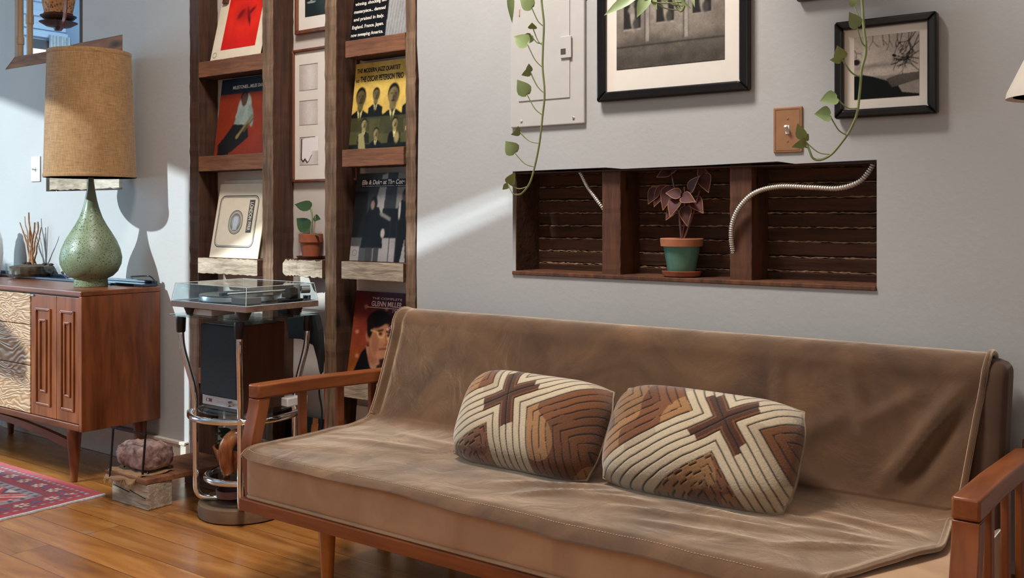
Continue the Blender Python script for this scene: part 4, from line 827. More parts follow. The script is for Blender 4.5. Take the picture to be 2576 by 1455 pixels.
def door(x0, x1):
    d_ = B().box(x0 + .0012, x1 - .0012, CY0 + .004, CY0 + .03, zbm + .001, zt - .001).out('door', M_WALNUTV, tb, smooth=0, bevel=.0015)
    fr = Fr((x0, CY0 + .004, zbm), (1, 0, 0), (0, 0, 1)); W, H = x1 - x0, zt - zbm
    for (m_, z0_, z1_, wd, th) in ((.20, .045, .055, .012, .008), (.36, .10, .10, .011, .008)):
        u0, u1, v0, v1 = W * m_, W * (1 - m_), z0_ * H / .5, H - z1_ * H / .5; b = B()
        for q_ in (((u0, v0), (u1, v0), (u1 - wd, v0 + wd), (u0 + wd, v0 + wd)), ((u1, v0), (u1, v1), (u1 - wd, v1 - wd), (u1 - wd, v0 + wd)), ((u1, v1), (u0, v1), (u0 + wd, v1 - wd), (u1 - wd, v1 - wd)), ((u0, v1), (u0, v0), (u0 + wd, v0 + wd), (u0 + wd, v1 - wd))):
            b.prism([fr.p(u, v) for u, v in q_], fr.n * th)
        b.out('moulding', M_WALNUTV, d_, smooth=0, bevel=.003)
door(xd, xm); door(xm, xe)
B().box(xd + .006, xd + .03, CY0 - .002, CY0 + .006, zt - .010, zt - .002).out('hinge_tab', M_STEEL, tb)
b = B(); N = 24; P = []
for i in range(N + 1):
    u = i / N; x = CX1 - .12 - 1.55 * u; P.append((x, CY0 + .03, CZ0 - .024 - .052 * (2 * abs(u - .5)) ** 2.2))
b.bar(P, [(0, 0, .014 + .006 * (2 * abs(i / N - .5)) ** 2) for i in range(N + 1)], (0, .010, 0)); b.out('bowed_stretcher', M_WALNUT, tb, smooth=60)
def cleg(x, y):
    B().lathe([(.009, 0), (.0135, .004), (.019, .08), (.0275, .17), (.030, .21), (.029, CZ0 + .002)], (x, y, 0), 28).out('leg', M_WALNUTV, tb)
cleg(-4.050, -.372); cleg(-4.035, -.07); cleg(-5.62, -.372); cleg(-5.62, -.07); cleg(onY(27, 1070, -.07).x, -.07)
B().box(CX1 - .13, CX1 - .11, CY0 + .05, CY1 - .03, CZ0 - .02, CZ0 + .002).out('leg_rail', M_WALNUT, tb)
ZT = CZ1 + .001
# lamp
LX, LY = -4.194, -.212
tb = thing('table_lamp', 'green pitted ceramic lamp with a tall burlap shade on the credenza', 'table lamp', (LX, LY, ZT))
t = NT('pitted_green_ceramic'); vv = t.coords((1, 1, 1.3)); n1 = t.noise(vv, 150, 5, .3, .62); n2 = t.noise(vv, 7, 4)
pit = t.ramp(n1, [(.34, (0, 0, 0, 1)), (.42, (1, 1, 1, 1))]); base = t.ramp(n2, [(.35, srgb(98, 110, 82)), (.7, srgb(128, 138, 104))])
t.color(t.mix(pit, srgb(62, 62, 44), base)); t.set(Roughness=.42); t.bump(pit, .8, .006); M_GC = t.m
M_GS = plain('smooth_green_glaze', srgb(112, 126, 98), .28, var=.1)
prof = [(.070, 0), (.072, .004), (.070, .033), (.072, .036), (.092, .045), (.113, .066), (.128, .100), (.131, .130), (.124, .165), (.108, .205), (.086, .243), (.066, .275), (.048, .31), (.036, .345)]
B().lathe(prof, (LX, LY, ZT), 56).out('base', M_GC, tb)
B().lathe([(.038, .340), (.034, .352), (.026, .385), (.018, .43), (.0125, .47), (.011, .50), (.008, .515), (.008, .56)], (LX, LY, ZT), 32).out('neck', M_GS, tb)
t = NT('burlap'); vv = t.coords((1, 1, 1)); wvx = t.noise(t.coords((1, 1, .06)), 420, 2); wvz = t.noise(t.coords((.06, .06, 1)), 420, 2); n3 = t.noise(vv, 7, 4)
wm = t.mix(.5, wvx, wvz); cc = t.mix(.45, t.ramp(n3, [(.3, srgb(150, 108, 66)), (.7, srgb(176, 132, 84))]), t.ramp(wm, [(.35, srgb(110, 74, 42)), (.62, srgb(206, 166, 116))]))
t.color(cc); t.set(Roughness=.9, Sheen_Weight=.2); t.bump(wm, .4, .002)
tl = t.add('ShaderNodeBsdfTranslucent'); t.link(cc, tl.inputs[0]); mx = t.add('ShaderNodeMixShader'); mx.inputs[0].default_value = .22
t.link(t.b.outputs[0], mx.inputs[1]); t.link(tl.outputs[0], mx.inputs[2]); t.link(mx.outputs[0], t.n['Material Output'].inputs['Surface']); M_BURL = t.m
r0, r1, h0, h1 = .193, .175, .49, 1.045
sh = B().lathe([(r0, h0), (r0 - .0005, h0 + .01), (r1, h1), (r1 - .002, h1), (r0 - .003, h0)], (LX, LY, ZT), 72, tilt=(-.012, 0)).out('lamp_shade', M_BURL, tb)
b = B(); b.lathe([(r0 + .001, h0 - .004), (r0 + .0035, h0 + .004), (r0 + .001, h0 + .013), (r0 - .002, h0 + .004), (r0 + .001, h0 - .004)], (LX, LY, ZT), 72, tilt=(-.012, 0)); b.out('shade_trim', M_BURL, sh)
b = B(); b.lathe([(r1 + .001, h1 - .016), (r1 + .003, h1 - .006), (r1 + .001, h1 + .003), (r1 - .003, h1 - .004), (r1 + .001, h1 - .016)], (LX, LY, ZT), 72, tilt=(-.012, 0))
b.out('shade_trim', M_BURL, sh)
a = math.radians(47); b = B(); b.bar([(LX - .012 * h + (r0 + (r1 - r0) * (h - h0) / (h1 - h0) + .002) * math.cos(a), LY + (r0 + (r1 - r0) * (h - h0) / (h1 - h0) + .002) * math.sin(a), ZT + h) for h in (h0, .7, .9, h1)], (-math.sin(a) * .006, math.cos(a) * .006, 0), (.0015 * math.cos(a), .0015 * math.sin(a), 0)); b.out('shade_seam', M_BURL, sh)
b = B(); b.tube([(LX, LY, ZT + .5), (LX, LY, ZT + 1.0)], .004, 8)
for k_ in range(3):
    a = k_ * 2 * PI / 3; b.tube([(LX - .012 * .98, LY, ZT + .98), (LX - .012 + r1 * .98 * math.cos(a), LY + r1 * .98 * math.sin(a), ZT + 1.03)], .0018, 6)
b.out('shade_harp', M_STEEL, tb)
tag(B().tube(spline([onZ(278, 716, ZT + .004), onZ(290, 700, ZT + .012), V((-4.02, -.06, ZT + .045)), V((-3.985, -.045, ZT + .04)), V((-3.96, -.03, ZT + .004))], 10), .003, 8).out('lamp_cord', M_CORD), 'thin black cord looping on the credenza behind the lamp', 'cord')
# bowl with dried stems
C = onZ(84, 699, ZT); C.z = ZT; tb = thing('glass_bowl', 'clear glass bowl of dark soil with dried cut stems on the credenza', 'bowl', C)
q = 1 / 545.
B().lathe([(0, .001), (50 * q, .0), (60 * q, .006), (68 * q, .022), (70 * q, .050), (70.5 * q, .074), (69 * q, .075), (68 * q, .05), (66 * q, .024), (58 * q, .010), (0, .006)], C, 48).out('glass', M_GLASS, tb)
sb = B().lathe([(0, .008), (50 * q, .0095), (59 * q, .024), (61 * q, .045), (60 * q, .060), (40 * q, .066), (0, .068)], C, 60, wob=lambda a, z: 1 - .06 * abs(math.sin(a * 4 + z * 60)) * abs(math.sin(a * 9))).out('soil', plain('bark_soil', srgb(84, 62, 44), .9, var=.5, scale=45, bump=1), tb)
rg = random.Random(3); M_TWIG = plain('dry_stem', srgb(150, 104, 66), .7, var=.2, bump=.2)
for (bx, bz, tx, tz, r) in ((82, 655, 50, 560, .0045), (84, 650, 70, 535, .0055), (85, 650, 62, 545, .003), (88, 650, 88, 560, .0065), (88, 648, 98, 558, .0045), (90, 650, 104, 572, .004), (84, 650, 74, 570, .0045), (80, 652, 66, 590, .003)):
    p0 = C + V((rg.uniform(-.015, .02), rg.uniform(-.015, .015), .065)); p1 = onY(tx, tz, C.y + rg.uniform(-.03, .03)); mm = [p0.lerp(p1, k_ / 6) + V((rg.uniform(-.004, .004), rg.uniform(-.004, .004), 0)) * (0 < k_) for k_ in range(7)]
    B().tube(spline(mm, 4), [(r * 1.25 - r * .65 * i / 24) * rg.uniform(.85, 1.2) for i in range(25)], 8).out('dried_stem', M_TWIG, tb)
for (px, py) in ((62, 652), (128, 652), (112, 654), (72, 655)):
    p = onY(px, py, C.y - .02); p.z = C.z + .074; b = B(); bmesh.ops.create_icosphere(b.bm, subdivisions=2, radius=.011)
    for v_ in b.bm.verts: v_.co = p + V((v_.co.x * 1.4, v_.co.y, v_.co.z * .6)) * (1 + .3 * mnoise.noise(v_.co * 90))
    b.out('pebble', M_SOIL, tb)
C = V((onY(-28, 690, -.14).x, -.14, ZT)); 
tag(B().lathe([(.035, 0), (.05, .004), (.062, .05), (.068, .12), (.064, .19), (.048, .25), (.03, .275), (.028, .29), (.026, .28), (0, .27)], C, 40).out('white_vase', plain('white_ceramic', srgb(226, 226, 224), .3, var=.02)), 'white rounded vase cut off at the left edge, on the credenza', 'vase')
B_ = B(); B_.box(-5.45, -3.96, -.108, -.03, ZT, ZT + .012); B_.box(-5.45, -3.96, -.036, -.03, ZT + .012, ZT + .024)
tag(B_.out('glossy_tray', plain('blue_black_gloss', (.012, .018, .03, 1), .08), smooth=0, bevel=.002), 'long glossy blue-black tray lying along the back of the credenza', 'tray')

# ================================================================ rug
RX_0, RX_1, RY_0, RY_1 = -5.35, -3.765, -1.95, -.405
tb = thing('woven_rug', 'red patterned oriental rug with a white fringe on the floor before the credenza', 'rug', ((RX_0 + RX_1) / 2, (RY_0 + RY_1) / 2, 0))
W_, H_ = RX_1 - RX_0, RY_1 - RY_0
c = Canvas(264, 256, (186, 40, 30))
ux = lambda d: 1 - d / W_
vy = lambda d: 1 - d / H_
D1 = np.minimum(W_ * (1 - c.U), H_ * (1 - c.Vv)); D1 = np.minimum(D1, np.minimum(W_ * c.U, H_ * c.Vv))
along = np.where(H_ * (1 - c.Vv) < W_ * (1 - c.U), W_ * c.U, H_ * c.Vv)
c.blend((D1 < .165).astype(float), (150, 24, 32)); c.blend((D1 < .03).astype(float), (176, 34, 36))
c.blend(((D1 > .165) & (D1 < .2)).astype(float), (150, 136, 140)); c.blend(((D1 > .170) & (D1 < .195) & ((along * 40) % 2 < .6)).astype(float), (40, 34, 60))
c.blend(((D1 > .036) & (D1 < .046) & ((along * 55) % 2 < 1)).astype(float), (150, 150, 170)); c.blend(((D1 > .148) & (D1 < .157) & ((along * 55) % 2 < 1)).astype(float), (46, 52, 110))
for off, col, rr in ((0, (206, 182, 168), .024), (.06, (60, 66, 124), .016)):
    ph = ((along + off) % .12) - .06; rad = np.hypot(ph, D1 - .095); ang = np.arctan2(D1 - .095, ph)
    pet = rr * (1 + .35 * np.cos(6 * ang)); c.blend((rad < pet).astype(float), col); c.blend((rad < rr * .45).astype(float), (150, 30, 30)); c.blend(((rad < pet * 1.25) & (rad > pet * 1.08)).astype(float), (40, 20, 30))
sx = np.abs(((W_ * c.U) % .36) - .18); sy = np.abs(((H_ * c.Vv) % .3) - .15); dm = sx * .9 + sy; fld = D1 > .2
for k_, (a_, b_, col) in enumerate(((.0, .04, (214, 190, 176)), (.04, .06, (46, 40, 76)), (.085, .095, (210, 180, 168)), (.12, .14, (204, 180, 168)), (.2, .212, (202, 176, 164)), (.235, .25, (40, 28, 50)))): c.blend((fld & (dm > a_) & (dm < b_)).astype(float), col)
gx = ((W_ * c.U) % .05) - .025; gy = ((H_ * c.Vv) % .05) - .025; c.blend((fld & (np.abs(gx) + np.abs(gy) < .008) & (dm > .14)).astype(float), (210, 186, 172)); c.mottle(.3, 26, 2)
fr = Fr((RX_0, RY_0, .0075), (1, 0, 0), (0, 1, 0)); M_RUG = printmat('wool_rug', .95, bump=.8, sheen=.3)
c.build('pile', fr, 0, 0, W_, H_, M_RUG, tb)
B().box(RX_0, RX_1, RY_0, RY_1, .001, .0074).out('backing', plain('rug_edge_wool', srgb(120, 28, 30), .9, var=.2), tb, smooth=0)
b = B(); N = 90; b.bar([(RX_1 + .006 + .003 * math.sin(i * .9), RY_0 + H_ * i / N, .004) for i in range(N + 1)], (.008, 0, 0), (0, 0, .003)); b.out('fringe', plain('fringe_cotton', srgb(206, 204, 206), .9, var=.2, scale=120), tb)

# ================================================================ stone on its block
ZB = .098
tb = thing('wood_block', 'short pale sawn timber block on the floor carrying the plank end', 'wood block', (-3.55, -.36, 0))
B().box(-3.672, -3.426, -.426, -.318, .0005, ZB).out('block', M_BOARDG, tb, smooth=0, bevel=.003)
b = B(); b.bar([(-3.66 + .01 * i, -.4275, .066 - .0012 * i) for i in range(12)], (0, .0012, 0), (0, 0, .001)); b.bar([(-3.55 + .01 * i, -.4275, .062 - .0016 * i) for i in range(12)], (0, .0012, 0), (0, 0, .0008)); b.out('split_crack', M_INKB, tb)
tag(B().box(-3.66, -3.44, -.10, -.03, .0005, ZB).out('wood_block', M_BOARD, smooth=0, bevel=.003), 'second timber block holding up the back end of the plank, by the baseboard', 'wood block')
tag(B().prism([(-3.70, -.44, ZB + .001), (-3.43, -.43, ZB + .001), (-3.39, -.028, ZB + .001), (-3.67, -.028, ZB + .001)], (0, 0, .020)).out('plank', M_BOARD, smooth=0, bevel=.002), 'brown plank lying on the timber block and running back to the wall', 'plank')
ZP = ZB + .022
C = V((-3.585, -.335, ZP)); rg = random.Random(6)
tb = thing('burlap_mat', 'frayed tan burlap scrap under the pinkish stone', 'cloth', C)
def bmat(u, v):
    a = u * 2 * PI; r = v * (1 + .06 * math.sin(a * 5) + .05 * math.sin(a * 11 + 1)); x, y = .125 * r * math.copysign(abs(math.cos(a)) ** .7, math.cos(a)), .105 * r * math.copysign(abs(math.sin(a)) ** .7, math.sin(a))
    z = .003 + .004 * math.sin(a * 7) * v
    if y < -.075: z -= (-.075 - y) * 1.2
    return C + V((x - .005, y - .012, max(z, -.03)))
B().grid(bmat, 72, 12, wrap=True).out('cloth', M_BURL, tb, smooth=180, solid=.003)
b = B()
for k_ in range(80):
    a = rg.uniform(PI * 1.02, PI * 1.98); p = bmat(a / 2 / PI, 1.0); b.tube([p, p + V((rg.uniform(-.003, .003), -.004, -.006)), p + V((rg.uniform(-.005, .005), -.006, -.016))], .0008, 4)
o = b.out('frayed_edge', M_BURL, tb); o['kind'] = 'stuff'
tb = thing('stone_with_handle', 'pinkish rough stone with a tall black wire handle on the burlap', 'stone', C + V((0, 0, .008)))
def stone(u, v):
    a = u * 2 * PI; e = (v - .5) * PI; ce, se = math.cos(e), math.sin(e); sp = lambda x, k_: math.copysign(abs(x) ** k_, x)
    p = V((.118 * sp(ce, .5) * sp(math.cos(a), .6), .075 * sp(ce, .5) * sp(math.sin(a), .6), .052 + .052 * sp(se, .6)))
    return C + V((.008, .0, .008)) + p * (1 + .16 * mnoise.noise(p * 13) + .07 * mnoise.noise(p * 45) + .03 * mnoise.noise(p * 110)) 
t = NT('pink_stone'); n1 = t.noise(t.coords(), 22, 6, .5, .65); t.color(t.ramp(n1, [(.32, srgb(74, 52, 46)), (.48, srgb(146, 112, 104)), (.68, srgb(188, 160, 150))])); t.set(Roughness=.85); t.bump(n1, .9, .008)
B().grid(stone, 56, 30, wrap=True).out('stone_body', t.m, tb, smooth=180)
A0, A1 = onY(276, 1204, -.44), onY(285, 1077, -.42); B0, B1 = onY(357, 1214, -.41), onY(366, 1094, -.40)
M_WIRE = plain('blackened_wire', (.03, .032, .036, 1), .3, .8)
b = B(); b.tube([A0, A0.lerp(A1, .5) + V((.001, 0, 0)), A1 + V((0, 0, -.004))], .0042, 10); b.tube([B0, B1 + V((0, 0, -.004))], .0042, 10); b.tube([A1 + V((-.012, 0, .001)), A1.lerp(B1, .5), B1 + V((.004, 0, -.001))], .0042, 10); b.tube([A0, A0 + V((.03, .03, .006)), C + V((-.08, -.03, .03))], .0035, 8); b.tube([B0, B0 + V((-.004, .02, .004)), C + V((.08, -.03, .03))], .0035, 8); b.out('wire_handle', M_WIRE, tb)

# ================================================================ turntable stand (chrome stool frame)
SXC, SYC = -3.088, -.232
tb = thing('turntable_stand', 'chrome tube stand with glass tops carrying the turntable, on a round wooden base', 'stand', (SXC, SYC, 0))
t = wood('turned_base_wood', srgb(96, 72, 50), srgb(122, 94, 68), srgb(140, 112, 84), 0, 5, .7, .1)
B().lathe([(.158, .0005), (.168, .006), (.171, .03), (.168, .052), (.163, .056), (0, .056)], (-3.115, -.215, 0), 64).out('round_base', t, tb)
B().box(-3.305, -2.895, -.412, -.035, .757, .765).out('glass_top', M_GLASST, tb, smooth=0, bevel=.0015)
GX = ((-3.272, -.385), (-2.925, -.385), (-2.925, -.066), (-3.272, -.066))
for i, (gx, gy) in enumerate(GX):
    dx, dy = gx - SXC, gy - SYC; L = math.hypot(dx, dy); dx /= L; dy /= L
    at = lambda r, z: V((SXC + dx * r, SYC + dy * r, z))
    rt = L
    P = fillet([at(rt, .735), at(rt - .002, .645), at(.186, .47), at(.183, .0675), at(.03, .0675)], .05, 12)
    lg = B().tube(P, .0115, 16).out('leg', M_CHROME, tb, smooth=180)
    B().lathe([(.014, -.04), (.0165, -.036), (.0185, .012), (.017, .0215), (0, .0215)], (at(rt, .735).x, at(rt, .735).y, .735), 24).out('leg_cap', M_BLACK, lg)
B().ring((SXC, SYC, .392), .198, .0125, 80, 14).out('upper_ring', M_CHROME, tb, smooth=180)
B().ring((SXC - .0, SYC, .155), .140, .0125, 64, 14).out('lower_ring', M_CHROME, tb, smooth=180)
B().lathe([(.170, .408), (.170, .4145), (0, .414)], (SXC, SYC, 0), 64).out('glass_shelf', M_GLASST, tb)
B().lathe([(.136, .160), (.136, .165), (0, .165)], (SXC, SYC, 0), 48).out('lower_glass_shelf', M_GLASST, tb)
for k_ in range(4):
    gx, gy = GX[k_]; a = math.atan2(gy - SYC, gx - SXC); b = B(); b.tube([(SXC + .206 * math.cos(a), SYC + .206 * math.sin(a), .392), (SXC + .216 * math.cos(a), SYC + .216 * math.sin(a), .392)], [.011, .009], 16); b.out('bolt_head', M_CHROME, tb)

# turntable
PX0, PX1, PY0, PY1, PZ0, PZ1 = -3.268, -2.828, -.432, -.098, .797, .817
tb = thing('turntable', 'turntable with a walnut plinth and clear dust cover on the chrome stand', 'turntable', ((PX0 + PX1) / 2, (PY0 + PY1) / 2, .766))
B().box(PX0, PX1, PY0, PY1, PZ0, PZ1).out('plinth', wood('grey_walnut', srgb(84, 62, 50), srgb(122, 96, 80), srgb(146, 120, 102), 0, 6, .35, .05), tb, smooth=0, bevel=.001)
B().box(PX0 + .002, PX1 - .002, PY0 + .002, PY1 - .002, PZ1, PZ1 + .0012).out('deck', plain('dark_deck', srgb(52, 44, 40), .15, var=.05), tb, smooth=0)
for x, y in ((PX0 + .055, PY0 + .05), (PX1 - .05, PY0 + .03), (PX1 - .06, PY1 - .06), (PX0 + .06, PY1 - .06)):
    B().lathe([(.014, .7655), (.017, .770), (.026, .79), (.026, .797)], (x, y, 0), 28).out('foot', M_RUBBER, tb)
PCX, PCY = -3.075, -.262
B().lathe([(.145, .822), (.150, .8225), (.150, .838), (.1495, .8395), (.147, .84), (0, .84)], (PCX, PCY, 0), 72).out('platter', plain('satin_aluminium', (.72, .74, .76, 1), .25, .9, .02), tb)
B().lathe([(.149, .8405), (.1502, .8415), (.149, .843), (.05, .8432), (0, .8432)], (PCX, PCY, 0), 72).out('vinyl_disc', plain('black_vinyl', (.012, .012, .013, 1), .18), tb)
B().lathe([(.05, .8435), (0, .8437)], (PCX, PCY, 0), 40).out('disc_label', plain('disc_label_paper', srgb(196, 188, 174), .6), tb)
B().lathe([(.07, .8195), (.07, .822)], (PCX, PCY, 0), 32).out('bearing', M_BLACK, tb)
ax, ay = PX1 - .062, PY1 - .075
b = B(); b.box(ax - .035, ax + .03, ay - .04, ay + .03, .8185, .828); b.box(ax - .016, ax + .016, ay - .02, ay + .016, .828, .866); b.out('tonearm_base', M_BLACK, tb, smooth=0, bevel=.002)
b = B(); b.box(ax + .004, ax + .032, ay - .036, ay - .008, .846, .872); b.out('bearing_block', M_BLACK, tb, smooth=0, bevel=.003)
b = B(); b.tube([(ax + .01, ay + .02, .860), (ax - .02, ay - .05, .858), (ax - .105, ay - .215, .852)], .0045, 14); b.out('tonearm', M_STEEL, tb)
b = B(); d_ = V((.085, .165, .0)).normalized(); p = V((ax + .01, ay + .02, .860)); b.tube([p + d_ * .012, p + d_ * .044], .0145, 28); b.out('counterweight', M_CHROME, tb)
b = B(); b.box(ax - .118, ax - .100, ay - .238, ay - .205, .8455, .858); b.out('headshell', M_BLACK, tb, smooth=0, bevel=.002)
b = B(); b.box(PX0 + .30, PX0 + .382, PY0 + .045, PY0 + .115, .8185, .842); b.out('motor_housing', plain('grey_housing', srgb(112, 104, 98), .4, var=.04), tb, smooth=0, bevel=.002)
def cover(z0, z1, ins, th):
    def ringp(o, z): return [(PX0 + o, PY0 + o, z), (PX1 - o, PY0 + o, z), (PX1 - o, PY1 - o, z), (PX0 + o, PY1 - o, z)]
    b = B(); lo = [b.bm.verts.new(p) for p in ringp(.001, z0)]; hi = [b.bm.verts.new(p) for p in ringp(ins, z1)]
    li = [b.bm.verts.new(p) for p in ringp(.001 + th, z0)]; hi2 = [b.bm.verts.new(p) for p in ringp(ins + th, z1 - th)]
    for i in range(4):
        j = (i + 1) % 4
        for q in ((lo[i], lo[j], hi[j], hi[i]), (li[j], li[i], hi2[i], hi2[j]), (lo[j], lo[i], li[i], li[j])): b.bm.faces.new(q)
    b.bm.faces.new(hi); b.bm.faces.new(hi2[::-1]); return b
dc = cover(.8185, .884, .012, .003).out('dust_cover', M_GLASS, tb, smooth=0)
e = .012; b = B(); M_EDGE = plain('polished_acrylic_edge', srgb(206, 222, 226), .1, var=.02)
tp = [(PX0 + e, PY0 + e, .884), (PX1 - e, PY0 + e, .884), (PX1 - e, PY1 - e, .884), (PX0 + e, PY1 - e, .884)]; bt = [(PX0 + .001, PY0 + .001, .819), (PX1 - .001, PY0 + .001, .819), (PX1 - .001, PY1 - .001, .819), (PX0 + .001, PY1 - .001, .819)]
for i in range(4): b.tube([tp[i], tp[(i + 1) % 4]], .0011, 6); b.tube([bt[i], tp[i]], .0011, 6); b.tube([bt[i], bt[(i + 1) % 4]], .0011, 6)
b.out('cover_edge', M_EDGE, dc)
for x in (PX0 + .07, PX1 - .07): B().box(x - .015, x + .015, PY1 - .002, PY1 + .012, .80, .835).out('hinge', M_CHROME, tb, bevel=.002)
tag(B().box(-3.245, -3.085, -.385, -.28, .766, .789).out('white_box', plain('white_case', srgb(214, 200, 196), .5, var=.03), smooth=0, bevel=.002), 'small flat white box on the glass under the turntable', 'box')
tag(B().box(-2.985, -2.93, -.16, -.09, .766, .786).out('black_box', M_BLACK, smooth=0, bevel=.002), 'small black box on the glass under the right back corner of the turntable', 'box')
# speaker
tb = thing('loudspeaker', 'brown wooden loudspeaker with a black grille inside the chrome stand', 'loudspeaker', (-3.075, -.245, .415))
QX0, QX1, QY0, QY1, QZ0, QZ1 = -3.190, -2.965, -.345, -.145, .415, .735
B().box(QX0, QX1, QY0, QY1, QZ0, QZ1).out('cabinet', wood('dark_walnut_veneer', srgb(52, 28, 16), srgb(80, 46, 27), srgb(98, 60, 36), 2, 6, .4, .05), tb, smooth=0, bevel=.002)
B().box(QX0 + .006, QX1 - .006, QY0 - .018, QY0, QZ0 + .052, QZ1 - .004).out('grille', plain('black_grille_cloth', (.014, .017, .022, 1), .85, var=.3, scale=300, bump=.4), tb, smooth=0, bevel=.004)
pn = B().box(QX0 + .006, QX1 - .006, QY0 - .008, QY0, QZ0 + .016, QZ0 + .050).out('control_strip', plain('silver_strip', (.6, .6, .6, 1), .35, .6, .03), tb, smooth=0, bevel=.001)
fr = Fr((QX0, QY0 - .008, QZ0), (1, 0, 0), (0, 0, 1)); b = B(); fr.slab(b, .03, .062, .028, .040, .0, .001); b.out('badge', M_BRF, pn); b = B(); fr.slab(b, .036, .046, .030, .038, .0008, .0016); b.out('badge_mark', M_INKW, pn, 0)
b = B(); b.tube([(QX1 - .05, QY0 - .008, QZ0 + .033), (QX1 - .05, QY0 - .024, QZ0 + .033)], [.011, .0095], 22); b.out('knob', M_STEEL, pn)
b = B(); fr.slab(b, .09, .128, .032, .036, .0002, .0007); b.out('printed_name', M_STEEL, pn, 0)
# bag and cables at the back
b = B(); b.prism([onY(*q_, -.005) for q_ in ((735, 798), (806, 790), (815, 828), (819, 880), (816, 940), (810, 905), (800, 868), (770, 852), (738, 850))], (0, -.028, 0))
tag(b.out('black_bag', plain('black_fabric', (.012, .012, .013, 1), .9), smooth=0, bevel=.006, seg=3), 'black cloth bag hanging behind the turntable stand', 'bag')
for i, (x, col, lb) in enumerate(((-2.945, (.012, .012, .012, 1), 'black cable hanging behind the right chrome leg, leftmost of three'), (-2.925, srgb(150, 42, 24), 'red cable hanging behind the right chrome leg'), (-2.905, (.02, .02, .02, 1), 'thin black cable curving behind the right chrome leg, rightmost of three'))):
    tag(B().tube(spline([(x, .02, .62), (x + .012, .014, .55), (x - .01 + .012 * i, .02, .45), (x + .006, .02, .36), (x - .01, .02, .2), (x, .02, .004)], 10), .0035, 8).out('cable', plain('cable_sheath', col, .5)), lb, 'cable', 'cables behind the turntable stand')
# lower part of the stand: wooden planter, dish, leaning sleeves
C = V((SXC + .0, SYC, .1655)); tb = thing('wooden_planter', 'polished wooden bowl with a curled handle and dark leaves, low in the chrome stand', 'planter', C)
t = wood('polished_root_wood', srgb(74, 30, 12), srgb(146, 78, 40), srgb(196, 130, 82), 2, 9, .2, .05, .25)
B().lathe([(.05, 0), (.075, .012), (.10, .05), (.112, .085), (.116, .10), (.108, .101), (.104, .085), (0, .082)], C, 48, wob=lambda a, z: 1 + (.05 * math.sin(a * 3 + 1) + .03 * math.sin(a * 7)) * (.4 + z * 5)).out('bowl', t, tb)
b = B(); b.tube(spline([C + V((.035, -.105, .02)), C + V((.038, -.118, .07)), C + V((.04, -.112, .125)), C + V((.055, -.085, .155)), C + V((.08, -.055, .145)), C + V((.09, -.04, .11))], 8), [.02 + .008 * math.sin(i / 40 * PI) for i in range(41)], 18); b.out('curled_handle', t, tb, smooth=180)
B().lathe([(.10, .083), (0, .09)], C, 24).out('soil', M_SOIL, tb)
rg = random.Random(8)
for k_ in range(16):
    a = rg.uniform(PI * .6, PI * 1.9); r = rg.uniform(.01, .08); bp = C + V((r * math.cos(a), r * math.sin(a), .095 + rg.uniform(0, .05)))
    B().leaf(bp, (math.cos(a) * .8, math.sin(a) * .8, rg.uniform(.2, 1)), (rg.uniform(-.3, .3), -.6, .8), .052, .036, .2, .3, .4).out('leaf', plain('dark_planter_leaf', srgb(40, 58, 38), .4, var=.2) if k_ == 0 else bpy.data.materials['dark_planter_leaf'], tb, smooth=180)  # one even dark green for all planter leaves
b = B(); b.tube([C + V((-.02, 0, .09)), C + V((-.03, -.02, .14))], .003); b.out('stems', M_STEM, tb)
tag(B().lathe([(.045, 0), (.058, .004), (.062, .03), (.058, .031), (.054, .008), (0, .006)], (SXC - .015, SYC - .045, .077), 40).out('dish', plain('mauve_ceramic', srgb(112, 74, 70), .6)), 'small mauve dish under the lower ring of the chrome stand', 'dish')
c = Canvas(80, 80, (178, 104, 40)); c.poly([(0, 0), (.2, .5), (.1, 1), (0, 1)], (16, 14, 12)); c.poly([(.2, 1), (.3, .6), (.36, .9), (.46, .5), (.5, 1)], (18, 16, 14)); c.poly([(.6, 1), (.66, .55), (.74, .8), (.8, .4), (.9, 1)], (18, 16, 14)); c.poly([(.3, 0), (.36, .34), (.5, .2), (.62, .4), (.7, 0)], (20, 18, 16)); c.mottle(.2, 6, 2)
tb, fr = record('record_sleeve', 'orange and black record sleeve standing on the floor behind the chrome stand', -3.19, .012, .001, M_INKB, .05, .312, .33, 0, None); c.build('cover_print', fr, 0, 0, .312, .33, M_PRINT, tb, .0006)
tb, fr = record('record_sleeve', 'pale sleeve standing on the floor right of the orange and black one', -2.815, .055, .001, plain('pale_sleeve_card', srgb(206, 200, 190), .6, var=.03), .03, .13, .40, 0, None)
tag(B().box(-3.0, -2.93, -.16, -.06, .4155, .448).out('white_adapter', M_WHITE, bevel=.004), 'small white box beside the speaker, at the right of the round glass shelf', 'box')

